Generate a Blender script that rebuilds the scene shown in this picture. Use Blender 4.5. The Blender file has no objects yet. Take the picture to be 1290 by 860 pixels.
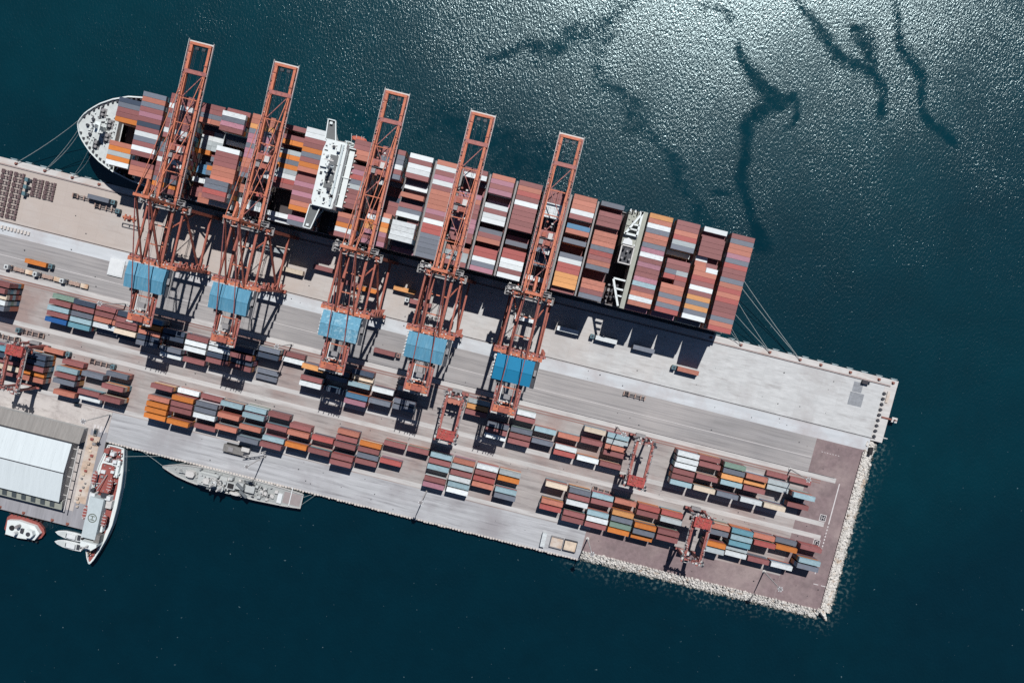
import bpy, math, random
import numpy as np
from mathutils import Matrix, Vector
random.seed(7); rng = np.random.default_rng(7)
SC = bpy.context.scene; COL = SC.collection

# ------------------------------------------------------------------ camera, sky, sun
# World axes: X runs along the quay, -Y runs inland ("b" below is -Y), Z is up, water level z = 0.
TH = math.radians(14.04)                      # the quay lies 14 degrees off the picture's long side
CAMZ = 453.3
cam = bpy.data.cameras.new('camera'); cam.lens = 28.0; cam.sensor_width = 36.0; cam.clip_end = 20000; cam.clip_start = 1
camo = bpy.data.objects.new('camera', cam); COL.objects.link(camo); SC.camera = camo
fw = Vector((-10, -45, -1003.3)).normalized(); rt = Vector((1, 0, 0)); rt = (rt - fw * rt.dot(fw)).normalized(); up = rt.cross(fw)
R0 = Matrix((rt, up, -fw)).transposed()
camo.matrix_world = Matrix.Translation((0, 0, CAMZ)) @ (Matrix.Rotation(TH, 3, 'Z') @ R0).to_4x4()

SUN_EL = math.radians(56.8); sx, sy = 0.166, 0.986
W = bpy.data.worlds.new('World'); SC.world = W; W.use_nodes = True
nt = W.node_tree; bg = nt.nodes['Background']
sky = nt.nodes.new('ShaderNodeTexSky'); sky.sky_type = 'NISHITA'; sky.sun_disc = False
sky.sun_elevation = SUN_EL; sky.sun_rotation = math.atan2(sx, sy); sky.altitude = 0; sky.dust_density = .1; sky.air_density = .8; sky.ozone_density = 3
nt.links.new(sky.outputs[0], bg.inputs[0]); bg.inputs[1].default_value = 0.05
L = bpy.data.lights.new('sun', 'SUN'); L.energy = 5.0; L.angle = math.radians(0.5); L.color = (1.0, 0.975, 0.94)
lo = bpy.data.objects.new('sun', L); COL.objects.link(lo)
d = Vector((sx, sy, math.tan(SUN_EL) * math.hypot(sx, sy))).normalized()
lo.rotation_euler = d.to_track_quat('Z', 'Y').to_euler(); lo.location = (0, 0, 300)
SC.view_settings.view_transform = 'Standard'; SC.view_settings.look = 'None'
SC.view_settings.exposure = -0.2; SC.view_settings.gamma = 1; SC.view_settings.use_curve_mapping = False
SC.render.engine = 'CYCLES'; SC.cycles.max_bounces = 4; SC.cycles.diffuse_bounces = 1; SC.cycles.glossy_bounces = 2
SC.cycles.use_denoising = False; SC.cycles.sample_clamp_indirect = 3; SC.cycles.sample_clamp_direct = 8; SC.cycles.caustics_reflective = False; SC.cycles.caustics_refractive = False

def place(u, v, z=3.0):
    """the point (a, b) at height z that lies under a given spot of the survey photograph"""
    f0 = Vector((-10, -45, -1003.3)).normalized()
    dd = f0 * 1003.3 + rt * (u - 645) - up * (v - 430); t = (z - CAMZ) / dd.z
    x, y = dd.x * t, dd.y * t; c, s = math.cos(TH), math.sin(TH)
    return x * c - y * s, -x * s - y * c

# ------------------------------------------------------------------ materials
def lin(c):
    return tuple(((v / 255) / 12.92 if v / 255 <= .04045 else ((v / 255 + .055) / 1.055) ** 2.4) for v in c)
def alb(c, k=1.12):
    return tuple(min(.85, v / k) for v in lin(c))
MATS = {}
def paint(name, rgb, rough=.6, wear=.18, scale=.35, metal=0, vary=.0, k=1.12, streak=None, bump=0, patch=None, stain=None):
    """weathered paint / concrete: two noise layers over one base colour"""
    if name in MATS: return MATS[name]
    m = bpy.data.materials.new(name); m.use_nodes = True; t = m.node_tree; n = t.nodes; l = t.links
    b = n['Principled BSDF']; b.inputs['Roughness'].default_value = rough; b.inputs['Metallic'].default_value = metal
    c = alb(rgb, k)
    tc = n.new('ShaderNodeTexCoord'); geo = n.new('ShaderNodeNewGeometry')
    mp = n.new('ShaderNodeMapping'); l.new(geo.outputs['Position'], mp.inputs[0])
    if streak: mp.inputs['Scale'].default_value = streak
    no = n.new('ShaderNodeTexNoise'); no.inputs['Scale'].default_value = scale; no.inputs['Detail'].default_value = 8; no.inputs['Roughness'].default_value = .65
    l.new(mp.outputs[0], no.inputs['Vector'])
    mr = n.new('ShaderNodeMapRange'); mr.inputs[1].default_value = .3; mr.inputs[2].default_value = .7
    mr.inputs[3].default_value = 1 - wear; mr.inputs[4].default_value = 1 + wear * .6; l.new(no.outputs[0], mr.inputs[0])
    mx = n.new('ShaderNodeMix'); mx.data_type = 'RGBA'; mx.blend_type = 'MULTIPLY'; mx.inputs[0].default_value = 1
    mx.inputs[6].default_value = (*c, 1); l.new(mr.outputs[0], mx.inputs[7]); last = mx.outputs[2]
    if patch:
        n2 = n.new('ShaderNodeTexNoise'); n2.inputs['Scale'].default_value = patch[1]; n2.inputs['Detail'].default_value = 5; n2.inputs['Roughness'].default_value = .6
        l.new(geo.outputs['Position'], n2.inputs['Vector'])
        r2 = n.new('ShaderNodeMapRange'); r2.inputs[1].default_value = patch[2]; r2.inputs[2].default_value = patch[3]; l.new(n2.outputs[0], r2.inputs[0])
        m2 = n.new('ShaderNodeMix'); m2.data_type = 'RGBA'; l.new(r2.outputs[0], m2.inputs[0]); l.new(last, m2.inputs[6]); m2.inputs[7].default_value = (*alb(patch[0]), 1); last = m2.outputs[2]
    if stain:      # stain = (colour, mapping scale, low, high, strength)
        mp3 = n.new('ShaderNodeMapping'); mp3.inputs['Scale'].default_value = stain[1]; l.new(geo.outputs['Position'], mp3.inputs[0])
        n3 = n.new('ShaderNodeTexNoise'); n3.inputs['Scale'].default_value = 1; n3.inputs['Detail'].default_value = 9; n3.inputs['Roughness'].default_value = .7; l.new(mp3.outputs[0], n3.inputs['Vector'])
        r4 = n.new('ShaderNodeMapRange'); r4.inputs[1].default_value = stain[2]; r4.inputs[2].default_value = stain[3]; r4.inputs[4].default_value = stain[4]; l.new(n3.outputs[0], r4.inputs[0])
        m4 = n.new('ShaderNodeMix'); m4.data_type = 'RGBA'; l.new(r4.outputs[0], m4.inputs[0]); l.new(last, m4.inputs[6]); m4.inputs[7].default_value = (*alb(stain[0]), 1); last = m4.outputs[2]
    if vary:
        oi = n.new('ShaderNodeObjectInfo'); r3 = n.new('ShaderNodeMapRange'); r3.inputs[3].default_value = 1 - vary; r3.inputs[4].default_value = 1 + vary; l.new(oi.outputs['Random'], r3.inputs[0])
        m3 = n.new('ShaderNodeMix'); m3.data_type = 'RGBA'; m3.blend_type = 'MULTIPLY'; m3.inputs[0].default_value = 1; l.new(last, m3.inputs[6]); l.new(r3.outputs[0], m3.inputs[7]); last = m3.outputs[2]
    l.new(last, b.inputs['Base Color'])
    if bump:
        bp = n.new('ShaderNodeBump'); bp.inputs['Strength'].default_value = .6; bp.inputs['Distance'].default_value = bump; l.new(no.outputs[0], bp.inputs['Height']); l.new(bp.outputs[0], b.inputs['Normal'])
    MATS[name] = m; return m

PAL = dict(m=(146, 92, 92), r=(172, 88, 84), c=(188, 120, 102), p=(176, 124, 140), w=(226, 233, 236), g=(112, 119, 132), d=(60, 74, 94), o=(212, 126, 56),
           y=(222, 158, 98), t=(154, 182, 192), e=(172, 182, 186), k=(222, 206, 186), v=(122, 148, 136), b=(80, 128, 162), u=(100, 150, 166), B=(32, 98, 168))
WORD = dict(m='maroon', r='brick red', c='coral red', p='dusty pink', w='white', g='slate grey', d='dark navy', o='orange', y='light orange', t='pale blue', e='light grey',
            k='cream', v='grey green', b='mid blue', u='teal blue', B='bright blue')
BOX = {k: paint('container_' + WORD[k].replace(' ', '_'), v, .6, .2, .6, vary=.17, streak=(1, 2, 1), stain=((120, 88, 78), (.5, .9, 1), .56, .78, .6)) for k, v in PAL.items()}

M = {}
def mk(k, *a, **kw): M[k] = paint(k, *a, **kw)
mk('crane_orange', (204, 120, 90), .65, .26, .9, vary=.07, patch=((156, 96, 84), .7, .54, .7), stain=((212, 170, 154), (1.5, 1.5, 1), .6, .75, .6))
mk('crane_red', (170, 96, 80), .65, .3, .9, vary=.08, patch=((126, 76, 72), .6, .54, .7))
mk('rtg_pink', (172, 106, 100), .6, .26, .9, patch=((124, 80, 82), .5, .54, .7))
mk('rtg_red', (184, 80, 76), .7, .2, .8, patch=((150, 66, 66), .4, .5, .65), stain=((206, 120, 108), (.8, .3, 1), .55, .75, .6))
mk('steel_grey', (150, 148, 150), .5, .25, 1.5)
mk('pale_steel', (212, 210, 208), .5, .2, 1.5)
mk('dark_steel', (66, 68, 76), .5, .3, 1.2)
mk('house_blue', (86, 148, 178), .75, .16, .5, vary=.06, streak=(2.2, .15, 1), stain=((136, 180, 200), (1.1, .2, 1), .5, .7, .5))
mk('house_blue_worn', (104, 164, 192), .75, .2, .9, patch=((170, 204, 218), .45, .5, .72))
mk('house_blue_deep', (14, 126, 170), .8, .06, .5)
mk('white', (228, 232, 234), .4, .08, .6)
mk('ship_white', (232, 240, 240), .4, .07, .7)
mk('ship_deck_pale', (206, 212, 212), .6, .16, .5)
mk('ship_deck_green', (168, 172, 162), .6, .15, .5)
mk('ship_hull', (34, 42, 62), .35, .2, .2)
mk('ship_deck_dark', (74, 66, 68), .7, .25, .4)
mk('wing_grey', (108, 112, 114), .6, .12, .5)
mk('navy_grey', (190, 194, 194), .5, .14, .8)
mk('navy_plate', (168, 172, 172), .6, .15, .8)
mk('navy_deck', (160, 150, 150), .6, .12, .6)
mk('navy_dark', (112, 118, 122), .5, .15, .6)
mk('deck_red', (158, 88, 82), .6, .18, .8)
mk('boat_orange', (196, 104, 84), .4, .1, 1)
mk('patrol_pale', (196, 208, 212), .5, .08, .6)
mk('marking_grey', (96, 104, 92), .6, .1, 1)
mk('rubber', (36, 36, 40), .8, .2, 1)
mk('glass', (40, 52, 62), .1, .05, 1)
mk('bollard', (146, 92, 80), .6, .2, 2)
mk('rope', (170, 180, 180), .8, .1, 2)
mk('fender_pale', (150, 170, 176), .6, .2, 1)
mk('rock', (226, 222, 216), .9, .3, .45, bump=.2, patch=((190, 168, 148), .25, .56, .7))
mk('barrier', (214, 206, 200), .8, .2, 1)
mk('roof_pale', (218, 228, 232), .7, .07, .08, streak=(6, .3, 1), stain=((190, 200, 204), (3, .08, 1), .5, .75, .6))
mk('roof_grey', (150, 147, 144), .8, .2, .1, streak=(8, .25, 1), stain=((116, 110, 106), (2, .2, 1), .5, .75, .6))
mk('wall_pale', (176, 178, 178), .7, .15, .3)
mk('skylight', (84, 92, 96), .3, .2, .8)
mk('tan', (200, 178, 160), .9, .22, .3, patch=((212, 204, 196), .12, .42, .62), stain=((150, 130, 120), (.2, .2, 1), .55, .75, .6))
mk('lane_grey', (192, 185, 182), .9, .2, .3, patch=((206, 200, 196), .08, .45, .65), stain=((140, 130, 126), (.15, .4, 1), .52, .74, .7))
mk('sand', (222, 204, 184), .9, .3, .35, patch=((200, 160, 128), .18, .5, .65))
mk('machine_grey', (132, 130, 128), .5, .3, .8)
mk('lamp_white', (225, 228, 230), .4, .1, 1)
mk('cab_teal', (96, 128, 138), .4, .15, 1)
mk('cab_white', (214, 220, 222), .4, .1, 1)
mk('trailer', (178, 152, 140), .6, .3, 1.2)
mk('chassis_brown', (112, 92, 94), .6, .3, 1.2)
mk('trailer_dark', (84, 72, 74), .6, .3, 1.2)
mk('mark_white', (216, 212, 212), .7, .12, .6)
mk('rail_dark', (58, 56, 64), .6, .2, 1)
mk('rail_brown', (150, 118, 112), .8, .2, .5, streak=(.05, 2, 1))
# ground sheets
mk('concrete_edge', (210, 208, 206), .85, .18, .35, streak=(.25, 1.5, 1), patch=((192, 174, 164), .06, .54, .75), stain=((120, 108, 106), (.12, .5, 1), .58, .8, .6))
mk('concrete_band', (206, 211, 216), .85, .13, .3, streak=(.15, 1.2, 1), patch=((186, 182, 184), .05, .46, .7), stain=((130, 130, 136), (.05, .9, 1), .62, .8, .6))
mk('asphalt_grey', (160, 158, 159), .9, .2, .3, streak=(.06, 1.0, 1), patch=((178, 174, 173), .014, .42, .7), stain=((112, 110, 114), (.018, .9, 1), .48, .7, .7))
mk('asphalt_purple', (140, 122, 124), .9, .22, .35, patch=((166, 150, 148), .035, .46, .7), stain=((110, 98, 100), (.1, .1, 1), .48, .72, .7))
mk('yard_ground', (176, 170, 168), .9, .24, .3, streak=(.12, 1.0, 1), patch=((160, 142, 138), .035, .46, .66), stain=((108, 100, 102), (.035, .45, 1), .5, .72, .8))
mk('runway_pale', (202, 200, 199), .85, .16, .4, streak=(.06, 1.2, 1), stain=((150, 142, 140), (.08, .5, 1), .5, .75, .7))
mk('wharf_grey', (186, 188, 192), .9, .24, .4, streak=(.05, 1.3, 1), patch=((158, 156, 160), .03, .46, .68), stain=((104, 102, 108), (.03, .55, 1), .52, .74, .8))
mk('road_grey', (160, 160, 166), .9, .2, .25, streak=(1.0, .08, 1), stain=((116, 116, 124), (.6, .05, 1), .5, .75, .7))
mk('patch_grey', (150, 154, 160), .9, .25, .6)

def apron_material():
    """light concrete; browner old slabs to the west, paler new slabs to the east"""
    m = paint('apron_concrete', (205, 207, 208), .85, .15, .45, streak=(.35, 1.2, 1), patch=((182, 180, 180), .05, .5, .75), stain=((132, 124, 122), (.05, .35, 1), .53, .75, .65)); t = m.node_tree; n = t.nodes; l = t.links
    b = n['Principled BSDF']; src = b.inputs['Base Color'].links[0].from_socket
    geo = n.new('ShaderNodeNewGeometry'); sp = n.new('ShaderNodeSeparateXYZ'); l.new(geo.outputs['Position'], sp.inputs[0])
    nz = n.new('ShaderNodeTexNoise'); nz.inputs['Scale'].default_value = .035; nz.inputs['Detail'].default_value = 7; nz.inputs['Roughness'].default_value = .62; l.new(geo.outputs['Position'], nz.inputs['Vector'])
    mr = n.new('ShaderNodeMapRange'); mr.inputs[1].default_value = 150; mr.inputs[2].default_value = -190; mr.inputs[3].default_value = -.35; mr.inputs[4].default_value = .45; l.new(sp.outputs[0], mr.inputs[0])
    ad = n.new('ShaderNodeMath'); l.new(mr.outputs[0], ad.inputs[0]); l.new(nz.outputs[0], ad.inputs[1])
    cr = n.new('ShaderNodeMapRange'); cr.inputs[1].default_value = .3; cr.inputs[2].default_value = .95; cr.inputs[4].default_value = .85; l.new(ad.outputs[0], cr.inputs[0])
    mx = n.new('ShaderNodeMix'); mx.data_type = 'RGBA'; l.new(cr.outputs[0], mx.inputs[0]); l.new(src, mx.inputs[6]); mx.inputs[7].default_value = (*alb((190, 176, 167)), 1)
    # slab joints
    br = n.new('ShaderNodeTexBrick'); br.offset = 0; br.inputs['Scale'].default_value = 1; br.inputs['Mortar Size'].default_value = .12
    br.inputs['Brick Width'].default_value = 11; br.inputs['Row Height'].default_value = 7.5; br.inputs['Color1'].default_value = (1, 1, 1, 1); br.inputs['Color2'].default_value = (.93, .93, .93, 1); br.inputs['Mortar'].default_value = (.8, .8, .8, 1)
    l.new(geo.outputs['Position'], br.inputs['Vector'])
    m3 = n.new('ShaderNodeMix'); m3.data_type = 'RGBA'; m3.blend_type = 'MULTIPLY'; m3.inputs[0].default_value = .4; l.new(mx.outputs[2], m3.inputs[6]); l.new(br.outputs[0], m3.inputs[7])
    l.new(m3.outputs[2], b.inputs['Base Color']); return m
M['apron'] = apron_material()
def wet_toe(m):
    t = m.node_tree; n = t.nodes; l = t.links; b = n['Principled BSDF']; src = b.inputs['Base Color'].links[0].from_socket
    geo = n.new('ShaderNodeNewGeometry'); sp = n.new('ShaderNodeSeparateXYZ'); l.new(geo.outputs['Position'], sp.inputs[0])
    r = n.new('ShaderNodeMapRange'); r.inputs[1].default_value = 1.3; r.inputs[2].default_value = .2; l.new(sp.outputs[2], r.inputs[0])
    x = n.new('ShaderNodeMix'); x.data_type = 'RGBA'; l.new(r.outputs[0], x.inputs[0]); l.new(src, x.inputs[6]); x.inputs[7].default_value = (.06, .07, .06, 1); l.new(x.outputs[2], b.inputs['Base Color'])
wet_toe(M['rock'])

# ------------------------------------------------------------------ mesh helpers  (a along quay, b inland, z up)
def wloc(o):
    v = Vector((0, 0, 0))
    while o: v += o.location; o = o.parent
    return v
class MB:
    def __init__(s): s.v = []; s.f = []; s.c = []
    def add(s, vs, fs, col=None):
        k = len(s.v); s.v += [(x, -y, z) for x, y, z in vs]; s.f += [tuple(k + i for i in reversed(f)) for f in fs]
        s.c += [col] * len(fs); return s
    def box(s, a0, a1, b0, b1, z0, z1, col=None):
        v = [(a0, b0, z0), (a1, b0, z0), (a1, b1, z0), (a0, b1, z0), (a0, b0, z1), (a1, b0, z1), (a1, b1, z1), (a0, b1, z1)]
        # orientation is fixed up in (a, b) with b pointing down
        return s.add(v, [(0, 1, 2, 3)[::-1], (4, 5, 6, 7), (0, 1, 5, 4), (1, 2, 6, 5), (2, 3, 7, 6), (3, 0, 4, 7)], col)
    def frus(s, r0, z0, r1, z1, col=None):
        """between rectangles r0 = (a0,a1,b0,b1) at z0 and r1 at z1"""
        v = [(r0[0], r0[2], z0), (r0[1], r0[2], z0), (r0[1], r0[3], z0), (r0[0], r0[3], z0), (r1[0], r1[2], z1), (r1[1], r1[2], z1), (r1[1], r1[3], z1), (r1[0], r1[3], z1)]
        return s.add(v, [(3, 2, 1, 0), (4, 5, 6, 7), (0, 1, 5, 4), (1, 2, 6, 5), (2, 3, 7, 6), (3, 0, 4, 7)], col)
    def poly(s, pts, z0, z1, shrink=None, col=None):
        n = len(pts)
        if shrink is None: low = pts
        else:
            ca = sum(p[0] for p in pts) / n; cb = sum(p[1] for p in pts) / n
            low = [(ca + (p[0] - ca) * shrink, cb + (p[1] - cb) * shrink) for p in pts]
        v = [(p[0], p[1], z0) for p in low] + [(p[0], p[1], z1) for p in pts]
        return s.add(v, [tuple(range(n))[::-1], tuple(range(n, 2 * n))] + [(i, (i + 1) % n, n + (i + 1) % n, n + i) for i in range(n)], col)
    def beam(s, p, q, w, h=None, col=None, taper=1):
        h = h or w; P = Vector(p); Q = Vector(q); t = (Q - P).normalized(); ref = Vector((0, 0, 1)) if abs(t.z) < .9 else Vector((0, 1, 0))
        x = t.cross(ref).normalized(); y = x.cross(t)
        v = []
        for C_, k in ((P, 1), (Q, taper)):
            for i, j in ((-1, -1), (1, -1), (1, 1), (-1, 1)): v.append(tuple(C_ + x * (w / 2 * i * k) + y * (h / 2 * j * k)))
        return s.add(v, [(0, 1, 2, 3), (7, 6, 5, 4), (1, 0, 4, 5), (2, 1, 5, 6), (3, 2, 6, 7), (0, 3, 7, 4)], col)
    def cyl(s, a, b, z0, z1, r, n=10, r1=None, col=None):
        r1 = r if r1 is None else r1
        v = [(a + r * math.cos(2 * math.pi * i / n), b + r * math.sin(2 * math.pi * i / n), z0) for i in range(n)] + [(a + r1 * math.cos(2 * math.pi * i / n), b + r1 * math.sin(2 * math.pi * i / n), z1) for i in range(n)]
        return s.add(v, [tuple(range(n))[::-1], tuple(range(n, 2 * n))] + [(i, (i + 1) % n, n + (i + 1) % n, n + i) for i in range(n)], col)
    def mesh(s, name, mat, org=(0, 0, 0)):
        me = bpy.data.meshes.new(name); me.from_pydata([(x - org[0], y - org[1], z - org[2]) for x, y, z in s.v], [], s.f)
        if mat: me.materials.append(mat)
        return me
    def build(s, name, mat, parent=None, label=None, cat=None, group=None, kind=None, org=None):
        mat = M[mat] if isinstance(mat, str) else mat
        if parent is not None: org = wloc(parent); loc = (0, 0, 0)
        else: loc = org = (org or (0, 0, 0))
        o = bpy.data.objects.new(name, s.mesh(name, mat, org)); COL.objects.link(o); o.parent = parent; o.location = loc
        tag(o, label, cat, group, kind); fix(o.data); return o
def fix(me):
    import bmesh
    bm = bmesh.new(); bm.from_mesh(me); bmesh.ops.recalc_face_normals(bm, faces=bm.faces); bm.to_mesh(me); bm.free()
def tag(o, label=None, cat=None, group=None, kind=None):
    for k, v in (('label', label), ('category', cat), ('group', group), ('kind', kind)):
        if v: o[k] = v
    return o
def thing(name, label, cat, a, b, z, group=None):
    o = bpy.data.objects.new(name, None); COL.objects.link(o); o.location = (a, -b, z); o.empty_display_size = 2
    return tag(o, label, cat, group)
def copy_tree(o, parent=None, swap=None):
    c = o.copy(); COL.objects.link(c); c.parent = parent
    if swap and o.data:
        for old, new in swap.items():
            if o.data.materials and o.data.materials[0] and o.data.materials[0].name == old:
                c.data = o.data.copy(); c.data.materials[0] = M[new]
    for ch in [x for x in KIDS.get(o.name, ())]: copy_tree(ch, c, swap)
    return c
KIDS = {}
def index_kids():
    KIDS.clear()
    for x in bpy.data.objects:
        if x.parent: KIDS.setdefault(x.parent.name, []).append(x)
ORD = ['first', 'second', 'third', 'fourth', 'fifth', 'sixth', 'seventh', 'eighth', 'ninth', 'tenth', 'eleventh', 'twelfth', 'thirteenth', 'fourteenth', 'fifteenth', 'sixteenth',
       'seventeenth', 'eighteenth', 'nineteenth', 'twentieth'] + ['twenty-' + w for w in ('first', 'second', 'third', 'fourth', 'fifth', 'sixth', 'seventh', 'eighth', 'ninth')] + ['thirtieth', 'thirty-first', 'thirty-second', 'thirty-third']

def fittings(parent, name, a0, a1, b0, b1, z, n, smin, smax, hmax, mats, seed=1):
    """deck clutter too small to pick apart: one joined part per paint colour"""
    r = random.Random(seed)
    for mi, m in enumerate(mats):
        mb = MB()
        for _ in range(n // len(mats)):
            a, b = r.uniform(a0, a1), r.uniform(b0, b1); w, l_ = r.uniform(smin, smax), r.uniform(smin, smax); h = r.uniform(.25, hmax)
            if r.random() < .3: w *= .35; l_ *= 2.2
            mb.box(a - l_ / 2, a + l_ / 2, b - w / 2, b + w / 2, z, z + h)
        mb.build(name, m, parent, kind='stuff')
# ------------------------------------------------------------------ the sea
def smooth(x): x = np.clip(x, 0, 1); return x * x * (3 - 2 * x)
def seg_dist(px, py, pts):
    best = np.full(px.shape, 1e9)
    for (x0, y0, r0), (x1, y1, r1) in zip(pts, pts[1:]):
        dx, dy = x1 - x0, y1 - y0; t = np.clip(((px - x0) * dx + (py - y0) * dy) / (dx * dx + dy * dy + 1e-9), 0, 1)
        dd = np.hypot(px - x0 - t * dx, py - y0 - t * dy) / (r0 + (r1 - r0) * t); best = np.minimum(best, dd)
    return best
def build_sea():
    far = np.array([-9000, -4000, -1800, -900, -500.])
    xs = np.concatenate([far, np.arange(-330, 360, 2.2), -far[::-1]]); ys = np.concatenate([far, np.arange(-260, 270, 2.2), -far[::-1]])
    X, Y = np.meshgrid(xs, ys); nx, ny = len(xs), len(ys)
    co = np.zeros((nx * ny, 3), np.float32); co[:, 0] = X.ravel(); co[:, 1] = Y.ravel()
    i = np.arange((nx - 1) * (ny - 1)); r = i // (nx - 1); c = i % (nx - 1); k = r * nx + c
    quads = np.stack([k, k + 1, k + nx + 1, k + nx], 1).astype(np.int32)
    me = bpy.data.meshes.new('sea'); me.vertices.add(len(co)); me.vertices.foreach_set('co', co.ravel())
    me.loops.add(quads.size); me.loops.foreach_set('vertex_index', quads.ravel()); me.polygons.add(len(quads))
    me.polygons.foreach_set('loop_start', (np.arange(len(quads)) * 4).astype(np.int32)); me.polygons.foreach_set('loop_total', np.full(len(quads), 4, np.int32)); me.update()
    def line(pts): return [(*[q * s for q, s in zip(place(u, v, 0), (1, -1))], w * .4) for u, v, w in pts]
    slicks = [[(618, 80, 4), (645, 73, 11), (690, 62, 13), (740, 34, 14), (800, 12, 12)], [(770, 20, 16), (758, 75, 12), (765, 115, 14), (806, 150, 10), (850, 200, 11), (877, 262, 12), (890, 300, 14)],
              [(938, 60, 3), (950, 95, 8), (962, 126, 14), (935, 175, 11), (932, 215, 7), (942, 262, 9), (956, 305, 14)], [(960, 133, 14), (996, 124, 9), (1000, 160, 4)],
              [(1010, -10, 8), (1052, 70, 7), (1090, 98, 10), (1113, 134, 6)], [(1073, 25, 9), (1092, 60, 12), (1098, 90, 6)], [(1120, -5, 7), (1150, 68, 7), (1172, 130, 8), (1190, 176, 7)],
              [(880, -5, 10), (915, 20, 8), (918, 40, 4)], [(905, 238, 7), (912, 246, 6)], [(560, 150, 28), (640, 190, 26), (700, 210, 20)], [(440, 150, 22), (470, 175, 22)]]
    px, py = co[:, 0], co[:, 1]
    warp = 3.5 * np.sin(px * .11 + 1.3 * np.sin(py * .07)) + 3 * np.sin(py * .17 + 2 * np.sin(px * .05)); warp2 = 3.5 * np.sin(py * .13 + 1.7 * np.sin(px * .09)) + 2 * np.sin(px * .23)
    sl = np.zeros(len(co))
    for j, s_ in enumerate(slicks):
        amp = (.66, .58, .95, .8, .85, .8, .85, .7, .7, .6, .5)[j]
        sl = np.maximum(sl, amp * (1 - smooth((seg_dist(px + warp, py + warp2, line(s_)) - .1) / 2.3)))
    rip = [(215.5, -28, 1), (215.5, -125, 1), (212, -131.5, 1), (68, -132.5, 1)]
    sh = 1 - smooth((seg_dist(px + warp * .3, py + warp2 * .3, rip) - 1.0) / 11)
    for nm, arr in (('slick', sl), ('shallow', sh)):
        at = me.attributes.new(nm, 'FLOAT', 'POINT'); at.data.foreach_set('value', arr.astype(np.float32))
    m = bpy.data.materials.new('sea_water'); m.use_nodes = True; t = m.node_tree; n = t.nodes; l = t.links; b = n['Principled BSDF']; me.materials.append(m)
    geo = n.new('ShaderNodeNewGeometry')
    a1 = n.new('ShaderNodeAttribute'); a1.attribute_name = 'slick'; a2 = n.new('ShaderNodeAttribute'); a2.attribute_name = 'shallow'
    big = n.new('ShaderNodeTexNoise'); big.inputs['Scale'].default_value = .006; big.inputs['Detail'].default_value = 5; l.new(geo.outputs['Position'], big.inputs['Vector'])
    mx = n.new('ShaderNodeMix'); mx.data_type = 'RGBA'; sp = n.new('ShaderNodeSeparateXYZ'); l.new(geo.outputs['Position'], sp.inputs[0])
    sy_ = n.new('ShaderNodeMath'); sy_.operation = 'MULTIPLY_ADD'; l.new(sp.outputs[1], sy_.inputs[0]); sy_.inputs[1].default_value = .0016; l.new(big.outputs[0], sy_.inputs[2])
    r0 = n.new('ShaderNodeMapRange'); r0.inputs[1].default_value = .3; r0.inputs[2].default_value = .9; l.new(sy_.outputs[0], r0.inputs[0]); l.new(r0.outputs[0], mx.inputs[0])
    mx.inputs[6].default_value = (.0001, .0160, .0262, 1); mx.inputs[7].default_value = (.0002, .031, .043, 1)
    rk = n.new('ShaderNodeTexNoise'); rk.inputs['Scale'].default_value = .5; rk.inputs['Detail'].default_value = 6; l.new(geo.outputs['Position'], rk.inputs['Vector'])
    rr = n.new('ShaderNodeMapRange'); rr.inputs[1].default_value = .52; rr.inputs[2].default_value = .72; l.new(rk.outputs[0], rr.inputs[0])
    mu = n.new('ShaderNodeMath'); mu.operation = 'MULTIPLY'; l.new(rr.outputs[0], mu.inputs[0]); l.new(a2.outputs['Fac'], mu.inputs[1])
    m2 = n.new('ShaderNodeMix'); m2.data_type = 'RGBA'; l.new(mu.outputs[0], m2.inputs[0]); l.new(mx.outputs[2], m2.inputs[6]); m2.inputs[7].default_value = (.10, .14, .14, 1)
    # mottled tone, and far sun sparkles painted in as scattered bright flecks
    tn = n.new('ShaderNodeTexNoise'); tn.inputs['Scale'].default_value = .045; tn.inputs['Detail'].default_value = 9; tn.inputs['Roughness'].default_value = .7; l.new(geo.outputs['Position'], tn.inputs['Vector'])
    tr_ = n.new('ShaderNodeMapRange'); tr_.inputs[1].default_value = .3; tr_.inputs[2].default_value = .7; tr_.inputs[3].default_value = .88; tr_.inputs[4].default_value = 1.14; l.new(tn.outputs[0], tr_.inputs[0])
    tm = n.new('ShaderNodeMix'); tm.data_type = 'RGBA'; tm.blend_type = 'MULTIPLY'; tm.inputs[0].default_value = 1; l.new(m2.outputs[2], tm.inputs[6]); l.new(tr_.outputs[0], tm.inputs[7])
    glint_noise = n.new('ShaderNodeTexNoise'); glint_noise.inputs['Scale'].default_value = .42; glint_noise.inputs['Detail'].default_value = 2; l.new(geo.outputs['Position'], glint_noise.inputs['Vector'])
    glint_range = n.new('ShaderNodeMapRange'); glint_range.inputs[1].default_value = .735; glint_range.inputs[2].default_value = .84; l.new(glint_noise.outputs[0], glint_range.inputs[0])
    glint_mix = n.new('ShaderNodeMix'); glint_mix.data_type = 'RGBA'; l.new(glint_range.outputs[0], glint_mix.inputs[0]); l.new(tm.outputs[2], glint_mix.inputs[6]); glint_mix.inputs[7].default_value = (.16, .25, .28, 1)
    l.new(glint_mix.outputs[2], b.inputs['Base Color']); b.inputs['IOR'].default_value = 1.7; b.inputs['Specular Tint'].default_value = (.77, .96, 1, 1); b.inputs['Roughness'].default_value = .17
    # wind ripples: calm (slick) water loses them
    mp = n.new('ShaderNodeMapping'); mp.inputs['Rotation'].default_value = (0, 0, math.radians(35)); mp.inputs['Scale'].default_value = (1, .55, 1); l.new(geo.outputs['Position'], mp.inputs[0])
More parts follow.
